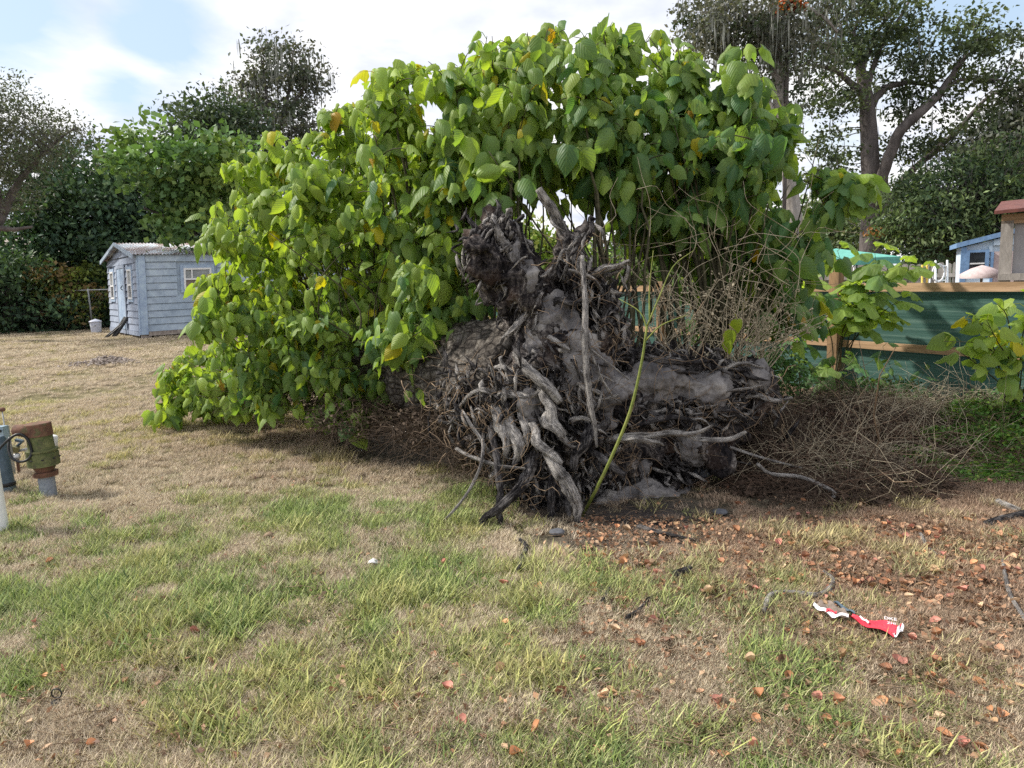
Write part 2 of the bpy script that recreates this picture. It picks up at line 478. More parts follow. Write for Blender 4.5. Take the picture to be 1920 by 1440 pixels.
# lawn soil and thatch below the blades
m, t = new_mat('lawn_ground'); M['ground'] = m
g = t.node('ShaderNodeNewGeometry').outputs['Position']
n1 = t.noise(g, .9, 6, .6)
n2 = t.noise(g, 7.0, 6, .65)
n3 = t.noise(g, 70.0, 5, .7)
base = t.ramp(t.math('ADD', t.math('MULTIPLY', n2, .6), t.math('MULTIPLY', n3, .4)), [(.38, (.085, .065, .050)), (.5, (.27, .21, .15)), (.62, (.55, .44, .31))])
gr = t.ramp(n3, [(.35, (.06, .065, .025)), (.65, (.23, .22, .09))])
c = t.mix(t.ramp(n1, [(.42, .1), (.6, .65)]), base, gr)
a = t.node('ShaderNodeAttribute', attribute_name='tint').outputs['Color']
sp = t.node('ShaderNodeSeparateXYZ', i_0=a)
soil = t.ramp(t.math('ADD', t.math('MULTIPLY', n2, .5), t.math('MULTIPLY', n3, .5)), [(.36, (.045, .040, .040)), (.62, (.12, .105, .098))])
c = t.mix(sp.outputs[0], c, soil)
out(t, pbsdf(t, c, .95, t.bump(t.math('ADD', n3, t.math('MULTIPLY', n2, .6)), .9, .03), .1))

m, t = new_mat('grass_blades'); M['grass'] = m
a = t.node('ShaderNodeAttribute', attribute_name='patch', attribute_type='INSTANCER')
b = t.node('ShaderNodeAttribute', attribute_name='tint').outputs['Color']
sb = t.node('ShaderNodeSeparateXYZ', i_0=b)
sa = t.node('ShaderNodeSeparateXYZ', i_0=a.outputs['Vector'])
green = t.mix(sb.outputs[0], (.07, .135, .045), (.43, .53, .15))
yell = t.mix(sb.outputs[0], (.20, .20, .07), (.74, .66, .27))
dry = t.mix(sb.outputs[0], (.24, .185, .14), (.92, .79, .60))
brn = t.mix(sb.outputs[0], (.14, .095, .07), (.66, .48, .34))
c = t.mix(t.math('SUBTRACT', t.math('ADD', sa.outputs[0], t.math('MULTIPLY', sb.outputs[1], .5)), .25, clamp=True), dry, t.mix(sa.outputs[1], green, yell))
c = t.mix(sa.outputs[2], c, brn)
p = pbsdf(t, c, .65, None, .25)
tr = t.node('ShaderNodeBsdfTranslucent'); t.put(tr.inputs[0], c)
mx = t.node('ShaderNodeMixShader'); mx.inputs[0].default_value = .25
t.put(mx.inputs[1], p); t.put(mx.inputs[2], tr.outputs[0]); out(t, mx.outputs[0])


# ------------------------------------------------------------------ ground
def warp(n, a, b, lin):
    s = np.linspace(-1, 1, n)
    return np.sign(s) * (lin * np.abs(s) + (b - lin) * np.abs(s) ** 5)
gx = warp(321, 0, 130, 14)
gy0 = np.concatenate([[-40, -20, -10, -5, -2], np.linspace(0, 26, 300), 26 + 120 * np.linspace(0.02, 1, 24) ** 2])
GX, GY = np.meshgrid(gx, gy0)
def bare_soil(X, Y):
    pts = np.stack([X.ravel(), Y.ravel(), np.zeros(X.size)], -1)
    px, py, d = proj(pts)
    m = np.zeros(len(px))
    for (cx, cy, rx, ry, s) in [(1200, 960, 240, 60, 1), (1230, 1010, 180, 30, .8), (1050, 900, 160, 110, 1), (1500, 850, 330, 150, .9), (1750, 850, 260, 120, .8), (1150, 1010, 260, 45, .8),
                                (700, 1235, 50, 22, .8), (700, 1300, 28, 22, .9), (800, 1250, 50, 25, .6), (1390, 1210, 40, 20, .6), (760, 840, 220, 60, .7), (600, 760, 260, 60, .5)]:
        q = ((px - cx) / rx) ** 2 + ((py - cy) / ry) ** 2
        m = np.maximum(m, s * np.exp(-q * 1.1))
    m[d < .3] = 0
    return m
GZ = gz(GX, GY)
micro = np.array([mnoise.noise((x * 7, y * 7, 0)) for x, y in zip(GX.ravel(), GY.ravel())]) * .012
V = np.stack([GX.ravel(), GY.ravel(), GZ.ravel() + micro], -1)
ny, nx = GX.shape
ii, jj = np.meshgrid(np.arange(ny - 1), np.arange(nx - 1), indexing='ij')
b0 = (ii * nx + jj).ravel()
Fq = np.stack([b0, b0 + 1, b0 + nx + 1, b0 + nx], -1)
bs = bare_soil(GX, GY)
me = mesh('ground', V, Fq, M['ground'], True, None, np.stack([bs, bs, bs], -1))
obj('ground', me, None, 'structure')

# grass: tufts scattered over the lawn by geometry nodes
tcol = bpy.data.collections.new('tufts')
def make_tuft(k, style):
    r = np.random.default_rng(100 + k)
    n = 54
    Vs = []; Ts = []; Cs = []
    rad = .062
    for i in range(n):
        a = r.uniform(0, 6.28); d = rad * math.sqrt(r.uniform(0, 1))
        p = np.array([d * math.cos(a), d * math.sin(a), -.004])
        az = r.uniform(0, 6.28)
        if style == 'green':
            L = r.uniform(.011, .029); lean = r.uniform(.4, 1.5); wd = r.uniform(.0013, .0027)
        else:
            L = r.uniform(.018, .065); lean = r.uniform(1.0, 1.57); wd = r.uniform(.0007, .0019); p[2] = r.uniform(0, .012)
        dirh = np.array([math.cos(az), math.sin(az), 0]); side = np.array([-math.sin(az), math.cos(az), 0])
        pts = [p]
        ang = lean * .6
        for s in range(2):
            pts.append(pts[-1] + L / 2 * (dirh * math.sin(ang) + np.array([0, 0, math.cos(ang)])))
            ang += lean * .55 + r.uniform(-.1, .2) if style == 'green' else r.uniform(-.1, .3)
            if style != 'green': dirh = rotz(r.uniform(-.5, .5)) @ dirh
        b = len(Vs) and sum(len(v) for v in Vs)
        Vs.append(np.array([pts[0] - side * wd, pts[0] + side * wd, pts[1] - side * wd, pts[1] + side * wd, pts[2]]))
        Ts += [[b, b + 1, b + 3], [b, b + 3, b + 2], [b + 2, b + 3, b + 4]]
        Cs.append(np.tile([r.uniform(0, 1), r.uniform(0, 1), 0], (5, 1)))
    me = mesh('tuft', np.concatenate(Vs), None, M['grass'], False, None, np.concatenate(Cs), Ts)
    o = bpy.data.objects.new('tuft_%02d' % k, me); tcol.objects.link(o)
for k in range(8): make_tuft(k, 'green')
for k in range(8, 16): make_tuft(k, 'dry')

def pnoise(x, y, s, seed=0.0):
    return np.array([mnoise.noise((a * s, b * s, seed)) for a, b in zip(x, y)])

GREEN = [(540, 960, 170, 45, .8), (850, 1080, 190, 80, 1.0), (520, 1115, 110, 35, 1.0), (430, 1190, 260, 80, .7), (330, 1290, 220, 50, 1.0), (100, 1180, 120, 90, .6),
         (1480, 1290, 110, 100, 1.0), (1590, 1380, 220, 60, 1.0), (1500, 1440, 300, 50, .9), (1180, 1400, 150, 70, .8), (1130, 1090, 120, 40, .8), (900, 1230, 280, 100, .65),
         (1440, 1105, 130, 45, .8), (1640, 1130, 120, 40, .6), (1850, 1320, 90, 50, .7), (250, 830, 160, 30, .45), (1750, 1060, 180, 40, .5), (960, 1400, 240, 60, .7), (200, 1100, 300, 70, .6), (620, 1290, 300, 90, .7),
         (700, 1010, 260, 50, .6), (60, 1290, 90, 60, .8), (700, 1400, 260, 60, .6), (820, 930, 160, 25, .6), (1250, 1120, 160, 40, .5)]
DRY = [(170, 920, 220, 60, 1.0), (400, 870, 250, 60, .9), (240, 700, 300, 60, .7), (760, 870, 260, 50, .7), (1300, 1180, 140, 60, .8), (700, 1250, 120, 70, .8), (770, 1340, 130, 70, .9), (60, 1230, 60, 20, .6),
       (1700, 1150, 260, 60, .5), (500, 1230, 120, 40, .4), (1050, 1040, 120, 40, .9), (1200, 1300, 160, 90, .6), (1780, 1420, 200, 40, .7), (640, 1090, 70, 60, .5), (130, 960, 200, 50, .6)]
def scatter(n, y0, y1, seed):
    r = np.random.default_rng(seed)
    y = np.sqrt(r.uniform(y0 ** 2, y1 ** 2, n)); x = r.uniform(-.86, .86, n) * y + r.uniform(-.5, .5, n)
    return x, y
X, Y = [], []
for n_, a_, b_, s_ in ((52000, 1.5, 5.2, 1), (44000, 5.0, 10.0, 2), (34000, 9.5, 25.0, 3)):
    x_, y_ = scatter(n_, a_, b_, s_); X.append(x_); Y.append(y_)
X = np.concatenate(X); Y = np.concatenate(Y)
P = np.stack([X, Y, gz(X, Y)], -1)
px, py, dd = proj(P)
ns = .8 * pnoise(X, Y, 2.0, 3.3) + 1.0 * pnoise(X, Y, 6.5, 9.1); nsm = pnoise(X, Y, 15.0, 2.2); nso = pnoise(X, Y, 8.0, 6.6)
gm = np.zeros(len(X)); dm = np.zeros(len(X))
for cx, cy, rx, ry, s in GREEN: gm = np.maximum(gm, s * np.exp(-(((px - cx) / rx) ** 2 + ((py - cy) / ry) ** 2)))
for cx, cy, rx, ry, s in DRY: dm = np.maximum(dm, s * np.exp(-(((px - cx) / rx) ** 2 + ((py - cy) / ry) ** 2)))
green = np.clip(.22 + .62 * gm - .6 * dm + 1.05 * ns + .9 * nsm + rs.normal(0, .10, len(X)), 0, 1)
green = sstep(.22, .72, green - .30 * sstep(1020, 1350, px) * sstep(1260, 1060, py) - .12 * sstep(1500, 1800, px) - .25 * np.exp(-(((px - 1150) / 400) ** 2 + ((py - 1020) / 45) ** 2)))
yellow = np.clip(.42 + .7 * pnoise(X, Y, .8, 7.7) + .8 * pnoise(X, Y, 7, 1.7) + .35 * sstep(6, 9, Y) + .4 * (px < 500) * (py < 900) - .55 * sstep(.5, 1, gm), 0, 1)
brown = np.clip(1.05 * sstep(950, 1300, px) * sstep(1320, 1020, py) + .55 * sstep(1200, 1700, px) + .4 * nsm + .3 * (pnoise(X, Y, 2.2, 5.1)) - .25, 0, 1) * (1 - .75 * green)
brown = np.clip(brown + .6 * np.exp(-(((px - 650) / 330) ** 2 + ((py - 830) / 60) ** 2)), 0, 1)
soilm = bare_soil(X, Y)
keep = (rs.uniform(0, 1, len(X)) > .97 * sstep(.25, .6, soilm)) & (rs.uniform(0, 1, len(X)) > .93 * (1 - .7 * green) * (nso > .13) * (Y < 11))
kindv = np.where(rs.uniform(0, 1, len(X)) < green * .85, rs.integers(0, 8, len(X)), rs.integers(8, 16, len(X)))
far = sstep(7, 16, Y)
scl = rs.uniform(.7, 1.3, len(X)) * (1 + 1.0 * far) * (.75 + .65 * green * np.clip(.6 + 1.2 * ns, .3, 1.5) * (1 - far))
me = bpy.data.meshes.new('lawn_grass')
Pk = P[keep]
me.vertices.add(len(Pk)); me.vertices.foreach_set('co', Pk.astype(np.float32).ravel())
def fattr(nm, typ, key, arr):
    a = me.attributes.new(nm, typ, 'POINT'); a.data.foreach_set(key, np.ascontiguousarray(arr).ravel())
fattr('patch', 'FLOAT_VECTOR', 'vector', np.stack([green, yellow, brown], -1)[keep].astype(np.float32))
fattr('idx', 'INT', 'value', kindv[keep].astype(np.int32))
fattr('scl', 'FLOAT_VECTOR', 'vector', np.stack([scl, scl, scl * (1 - .35 * far)], -1)[keep].astype(np.float32))
fattr('rot', 'FLOAT_VECTOR', 'vector', np.stack([np.zeros(len(X)), np.zeros(len(X)), rs.uniform(0, 6.28, len(X))], -1)[keep].astype(np.float32))
go = obj('lawn_grass', me); tag(go, 'short patchy lawn grass, half green and half dry straw', 'grass', kind='stuff')
ng = bpy.data.node_groups.new('scatter_tufts', 'GeometryNodeTree')
ng.interface.new_socket('Geometry', in_out='INPUT', socket_type='NodeSocketGeometry')
ng.interface.new_socket('Geometry', in_out='OUTPUT', socket_type='NodeSocketGeometry')
gi = ng.nodes.new('NodeGroupInput'); gout = ng.nodes.new('NodeGroupOutput')
ci = ng.nodes.new('GeometryNodeCollectionInfo'); ci.inputs['Collection'].default_value = tcol
ci.inputs['Separate Children'].default_value = True; ci.inputs['Reset Children'].default_value = True
iop = ng.nodes.new('GeometryNodeInstanceOnPoints'); iop.inputs['Pick Instance'].default_value = True
def nattr(nm, dt):
    a = ng.nodes.new('GeometryNodeInputNamedAttribute'); a.data_type = dt; a.inputs[0].default_value = nm
    return next(o for o in a.outputs if o.enabled)
ng.links.new(gi.outputs[0], iop.inputs['Points']); ng.links.new(ci.outputs[0], iop.inputs['Instance'])
ng.links.new(nattr('idx', 'INT'), iop.inputs['Instance Index'])
e2r = ng.nodes.new('FunctionNodeEulerToRotation'); ng.links.new(nattr('rot', 'FLOAT_VECTOR'), e2r.inputs[0])
ng.links.new(e2r.outputs[0], iop.inputs['Rotation'])
ng.links.new(nattr('scl', 'FLOAT_VECTOR'), iop.inputs['Scale'])
ng.links.new(iop.outputs[0], gout.inputs[0])
go.modifiers.new('scatter', 'NODES').node_group = ng


# ------------------------------------------------------------------ leaves
def leaf_template(kind):
    """columns x rows grid of a leaf blade along +y, returns verts, quads, uv"""
    if kind == 'palm':      # broad palmately lobed blade as a fan of rings
        na = 26
        th = np.linspace(-2.75, 2.75, na)
        lob = .56 + .44 * np.maximum(0, np.cos(th * 2.15)) ** 1.0
        lob = np.where(np.abs(th) > 2.2, .50, lob) + .035 * np.cos(th * 19)
        V = [[0, .0, 0]]; U = [[0, 0]]
        for f in (.5, 1.0):
            for k in range(na):
                r_ = lob[k] * f * .62
                V.append([math.sin(th[k]) * r_, math.cos(th[k]) * r_ * 1.05, -.10 * (f * f) * (1 + .5 * math.cos(th[k] * 4)) * .6 + .04 * math.sin(k * 1.7) * f])
                U.append([math.sin(th[k]) * f, .5 + .5 * math.cos(th[k]) * f])
        T = [[0, 1 + k + 1, 1 + k] for k in range(na - 1)]
        Q = [[1 + k, 2 + k, 1 + na + k + 1, 1 + na + k] for k in range(na - 1)]
        return np.array(V), np.array(Q), np.array(T), np.array(U)
    rows = [0, .10, .28, .5, .72, .88, 1.0]
    if kind == 'heart':
        wd = [.20, .41, .47, .41, .26, .11, .0]; yo = [-.10, -.07, -.03, 0, .0, 0, 0]
    elif kind == 'lobed':
        wd = [.18, .42, .50, .27, .22, .12, .0]; yo = [-.10, -.06, .10, .02, .0, 0, 0]
    else:
        wd = [.10, .26, .34, .30, .19, .08, .0]; yo = [-.05, -.03, 0, 0, 0, 0, 0]
    cols = [-1, -.5, 0, .5, 1]
    V = []; U = []
    for t_, w_, o_ in zip(rows, wd, yo):
        for c_ in cols:
            x = c_ * w_
            z = -.42 * x * x * 2.0 + .05 * abs(c_) * math.sin(t_ * 15 + c_) - .30 * t_ * t_ + .05
            V.append([x, t_ + o_ * abs(c_), z]); U.append([c_ * w_ * 2, t_])
    nc = 5; Q = []
    for i in range(len(rows) - 1):
        for j in range(nc - 1):
            a = i * nc + j
            Q.append([a, a + 1, a + nc + 1, a + nc])
    return np.array(V), np.array(Q), np.zeros((0, 3), int), np.array(U)
TEMPL = {k: leaf_template(k) for k in ('heart', 'lobed', 'narrow', 'palm')}

def norm(v):
    v = np.asarray(v, float)
    return v / (np.linalg.norm(v, axis=-1, keepdims=True) + 1e-9)

class Leaf:
    __slots__ = ('base', 'att', 'y', 'n', 'size', 'kind', 'col', 'bend')

def leaf_geo(g, base, att, ydir, nrm, size, kind, col, bend=0.0, wide=1.0):
    V, Q, T, U = TEMPL[kind]
    y = norm(ydir); x = norm(np.cross(y, nrm)); z = np.cross(x, y)
    W = V.copy()
    W[:, 2] -= bend * V[:, 1] ** 2 * .5
    W[:, 0] *= wide
    fold_ = .9 * ((abs(float(base[0]) * 977.3)) % 1.0)
    W[:, 2] -= fold_ * np.abs(V[:, 0]) ** 1.3 * .8; W[:, 0] *= (1 - .28 * fold_); W[:, 0] += .12 * math.sin(float(base[2]) * 311) * V[:, 1] ** 2
    W = W * size
    g.add(base + W[:, :1] * x + W[:, 1:2] * y + W[:, 2:] * z, Q, T, U, col)
    # petiole
    if att is not None:
        d = base - att
        s_ = norm(np.cross(d, [0.3, .2, 1.0])) * .0028
        s2 = norm(np.cross(d, s_)) * .0028
        mid = (base + att) / 2 + np.array([0, 0, .02])
        PV = np.array([att - s_, att + s_, att + s2 * 1.7, mid - s_, mid + s_, mid + s2 * 1.7, base - s_ * .7, base + s_ * .7, base + s2])
        PQ = []
        for a in (0, 3):
            for k in range(3): PQ.append([a + k, a + (k + 1) % 3, a + 3 + (k + 1) % 3, a + 3 + k])
        g.add(PV, PQ, None, np.tile([.9, .02], (9, 1)), np.array(col) * np.array([1.1, .9, .8]))

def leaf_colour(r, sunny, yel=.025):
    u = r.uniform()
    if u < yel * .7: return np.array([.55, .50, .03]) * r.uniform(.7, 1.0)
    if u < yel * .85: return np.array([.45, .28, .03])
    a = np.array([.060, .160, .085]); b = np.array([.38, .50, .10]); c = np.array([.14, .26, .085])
    k = np.clip(sunny + r.normal(0, .27), 0, 1)  # sun and shade are mixed into the leaf colour, beside natural variation
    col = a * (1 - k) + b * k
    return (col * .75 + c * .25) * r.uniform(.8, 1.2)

def cluster(r, tip, tdir, outward, n, size, sunny, kinds=('heart', 'heart', 'heart', 'lobed'), spread=.22, leaves=None, yel=.025, flat=0.0):
    """leaves around the end of a shoot, hanging from petioles"""
    for i in range(n):
        s = r.uniform(0, 1) ** .8
        att = tip - tdir * (s * spread * 1.6)
        az = r.uniform(0, 6.28)
        h = np.array([math.cos(az), math.sin(az), 0]) + .35 * outward
        L = size * r.uniform(.6, 1.25) * (.5 + .5 * min(1, s + .25))
        pet = norm(h + np.array([0, 0, r.uniform(-.1, .5)])) * L * r.uniform(.5, .9)
        base = att + pet
        y = norm(h * r.uniform(.2, .95) + np.array([0, 0, -r.uniform(.35, 1.3) * (1 - flat)]) + r.normal(0, .22, 3))
        nrm = norm(h * .9 + outward * .5 + np.array([0, 0, .55 + flat]) + r.normal(0, .55, 3))
        lf = Leaf(); lf.base = base; lf.att = att; lf.y = y; lf.n = nrm; lf.size = L
        lf.kind = kinds[r.integers(0, len(kinds))]; lf.col = leaf_colour(r, sunny, yel); lf.bend = r.uniform(-.1, 1.3)
        leaves.append(lf)

def emit_leaves(leaves, parent, mat, nsingle=300, cell=26, name='leaf', stuffname='foliage'):
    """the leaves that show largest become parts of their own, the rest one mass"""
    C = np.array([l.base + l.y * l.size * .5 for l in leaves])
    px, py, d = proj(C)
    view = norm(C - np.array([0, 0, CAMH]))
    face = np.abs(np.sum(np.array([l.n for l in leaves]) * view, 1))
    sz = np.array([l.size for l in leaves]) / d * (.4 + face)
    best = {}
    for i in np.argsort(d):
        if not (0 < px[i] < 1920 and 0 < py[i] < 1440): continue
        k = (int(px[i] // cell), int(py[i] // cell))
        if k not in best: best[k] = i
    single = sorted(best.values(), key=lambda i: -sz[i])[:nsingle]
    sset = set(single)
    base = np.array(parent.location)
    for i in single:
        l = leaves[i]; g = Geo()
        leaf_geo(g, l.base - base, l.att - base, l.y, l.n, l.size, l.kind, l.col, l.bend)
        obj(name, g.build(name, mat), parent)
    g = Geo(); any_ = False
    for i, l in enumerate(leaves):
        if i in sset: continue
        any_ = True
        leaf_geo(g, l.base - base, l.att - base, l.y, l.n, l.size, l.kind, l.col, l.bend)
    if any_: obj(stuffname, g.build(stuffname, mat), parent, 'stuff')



# ================================================================== THE UPROOTED TREE
def path(pts, per=5):
    return catmull(np.array([at(*p[:3]) for p in pts]), per)
def rpx(px, Y):
    return px * Y / FPX

base = at(1060, 940, 4.9); base[2] = 0
tree = thing('uprooted_tree', 'huge uprooted tree on its side, dark root plate facing the lawn, sprouting big green leaves', 'fallen tree', base)

def remeshed(name, g, mat, parent, voxel, disp, smooth=True):
    o = part(name, g, mat, parent)
    md = o.modifiers.new('weld', 'REMESH'); md.mode = 'VOXEL'; md.voxel_size = voxel; md.use_smooth_shade = smooth
    for k, (typ, size, st) in enumerate(disp):
        tx = bpy.data.textures.new(name + '_relief', typ)
        if typ == 'CLOUDS': tx.noise_scale = size; tx.noise_depth = 4
        elif typ == 'MUSGRAVE': tx.noise_scale = size; tx.musgrave_type = 'RIDGED_MULTIFRACTAL'
        elif typ == 'STUCCI': tx.noise_scale = size; tx.turbulence = 6
        elif typ == 'VORONOI': tx.noise_scale = size
        dm_ = o.modifiers.new('relief', 'DISPLACE'); dm_.texture = tx; dm_.strength = st; dm_.mid_level = .5
        dm_.texture_coords = 'LOCAL'
    return o

# lying trunk
g = Geo()
trunk_line = [(1010, 715, 5.15), (930, 712, 5.5), (840, 705, 6.1), (740, 670, 7.0), (640, 645, 8.2), (540, 625, 9.6)]
tp = path(trunk_line, 8)
V, Q, T, U = tube(tp, [.46, .45, .42, .37, .33, .27], 28, .05, 3)
g.add(V, Q, T, U)
remeshed('trunk', g, M['trunk'], tree, .028, [('CLOUDS', .30, .12), ('STUCCI', .05, .035)])

# root crown: stumps, spine and plate
g = Geo()
def tb(pts, rads, n=14, fl=.12, seed=0, per=5, gg=None):
    P_ = path(pts, per)
    R_ = np.array([rpx(r_, p[2]) for r_, p in zip(rads, pts)])
    V, Q, T, U = tube(P_, R_, n, fl, seed); (gg or g).add(V, Q, T, U)
def el(px, py, Y, rx, rz, ry, gg=None):
    V, Q, T = ellipsoid(at(px, py, Y), (rpx(rx, Y), ry, rpx(rz, Y))); (gg or g).add(V, Q, T)
tb([(1012, 640, 5.1), (985, 575, 5.05), (950, 510, 5.0), (918, 462, 4.98), (900, 432, 4.98)], [50, 52, 50, 46, 26], 16, .2, 1)
tb([(940, 500, 4.85), (905, 470, 4.85), (885, 448, 4.85)], [22, 30, 20], 10, .35, 2)
tb([(1000, 560, 5.1), (965, 480, 5.1), (930, 420, 5.1), (915, 385, 5.1)], [24, 24, 18, 5], 10, .3, 3)
tb([(930, 520, 4.9), (900, 490, 4.88), (880, 470, 4.86)], [22, 20, 8], 9, .3, 31)
tb([(1015, 560, 5.0), (1010, 520, 5.0), (1003, 492, 5.0)], [16, 15, 9], 9, .3, 32)
tb([(1085, 640, 5.15), (1078, 560, 5.15), (1072, 500, 5.15), (1078, 450, 5.15)], [46, 36, 27, 22], 14, .25, 4)
tb([(1078, 470, 5.15), (1092, 440, 5.15), (1108, 412, 5.15)], [16, 11, 3], 8, .3, 5)
tb([(1075, 470, 5.15), (1060, 440, 5.15), (1058, 420, 5.15)], [12, 10, 4], 8, .3, 6)
tb([(1110, 680, 5.1), (1125, 600, 5.1), (1118, 540, 5.1), (1108, 500, 5.1)], [46, 36, 28, 14], 12, .3, 7)
tb([(1150, 720, 5.15), (1155, 650, 5.15), (1140, 580, 5.15)], [38, 30, 16], 12, .3, 8)
tb([(1020, 760, 5.0), (1035, 690, 5.05), (1050, 610, 5.1)], [78, 84, 60], 18, .12, 9)
el(1040, 780, 5.1, 135, 110, .34)
el(950, 760, 5.15, 95, 100, .34)
el(1170, 745, 5.2, 130, 80, .32)
el(1280, 730, 5.35, 120, 62, .34)
el(1380, 735, 5.5, 75, 52, .34)
el(1150, 830, 5.25, 150, 70, .34)
el(1290, 800, 5.4, 110, 66, .36)
el(1080, 890, 5.25, 120, 80, .30)
el(980, 870, 5.2, 70, 80, .28)
el(1190, 900, 5.35, 120, 60, .30)
tb([(1300, 800, 5.1), (1330, 845, 5.0), (1362, 880, 4.95)], [26, 24, 12], 12, .2, 10)
el(1255, 690, 5.5, 110, 38, .3)
remeshed('root_crown', g, M['crown_wood'], tree, .024, [('CLOUDS', .22, .20), ('MUSGRAVE', .16, .05), ('STUCCI', .035, .035)])

# grey sandy soil still packed between the roots
g = Geo()
for a_ in [(1045, 600, 4.97, 42, 58, .13), (1030, 650, 4.92, 50, 45, .13), (990, 520, 4.9, 22, 40, .12), (965, 480, 4.88, 22, 32, .1),
           (1085, 700, 4.85, 70, 46, .14), (1000, 772, 4.72, 30, 44, .10), (1130, 735, 4.88, 60, 36, .14), (1230, 715, 4.98, 66, 34, .14),
           (1320, 722, 5.05, 66, 34, .16), (1405, 705, 5.15, 30, 28, .14), (1210, 755, 4.96, 60, 30, .12), (1075, 650, 4.9, 40, 40, .12),
           (1160, 860, 5.02, 60, 26, .10), (1285, 850, 5.10, 50, 30, .12), (1110, 880, 5.0, 34, 34, .1), (1030, 920, 4.98, 46, 60, .1), (1060, 950, 4.9, 30, 40, .1),
           (1215, 925, 5.0, 90, 22, .14), (1150, 940, 4.95, 50, 16, .12), (1300, 835, 5.05, 50, 40, .14), (1120, 790, 4.86, 50, 20, .08), (1360, 770, 5.15, 40, 28, .1)]:
    el(*a_, gg=g)
remeshed('packed_soil', g, M['sand'], tree, .016, [('CLOUDS', .28, .22), ('CLOUDS', .09, .09), ('STUCCI', .03, .022)])

# roots, one object each
root_no = 0
def root(pts, rads, pale=True, n=11, fl=.30, wob=.16, per=8):
    global root_no
    root_no += 1
    P_ = path(pts, per); r_ = np.random.default_rng(500 + root_no)
    R_ = np.array([rpx(q, p[2]) for q, p in zip(rads, pts)]) * .88
    k_ = catmull(r_.normal(0, 1, (max(3, len(P_) // 4), 3)), 8); k_ = k_[np.linspace(0, len(k_) - 1, len(P_)).astype(int)]
    P_ = P_ + k_ * float(np.mean(R_)) * wob * 1.5
    V, Q, T, U = tube(P_, R_, n, fl, root_no)
    g = Geo(); g.add(V, Q, T, U)
    mr = float(np.max(R_))
    if mr > .018:      # older roots are bundles of torn, twisted strands
        Tn = norm(np.gradient(P_, axis=0)); a_ = norm(np.cross(Tn, [.2, .9, .3])); b_ = np.cross(Tn, a_)
        Rm_ = np.interp(np.linspace(0, 1, len(P_)), np.linspace(0, 1, len(R_)), R_)
        for q in range(5):
            ph = q * 1.26 + np.linspace(0, r_.uniform(-2, 2), len(P_)); i0 = int(r_.integers(0, len(P_) // 3)); i1 = int(r_.integers(len(P_) * 2 // 3, len(P_)))
            S_ = P_ + (np.cos(ph)[:, None] * a_ + np.sin(ph)[:, None] * b_) * (Rm_ * .8)[:, None]
            S_ = S_[i0:i1 + 1] + r_.normal(0, mr * .04, (i1 + 1 - i0, 3)); S_[-3:] += (a_[i1] * r_.normal(0, 1) + b_[i1] * r_.normal(0, 1)) * mr * np.array([.2, .6, 1.3])[:, None]
            if len(S_) < 4: continue
            V, Q, T, U = tube(S_, [mr * .10, mr * .34, mr * .28, mr * .03], 6, .30, root_no * 7 + q); g.add(V, Q, T, U)
    part('root', g, M['root_pale' if pale else 'root_dark'], tree)
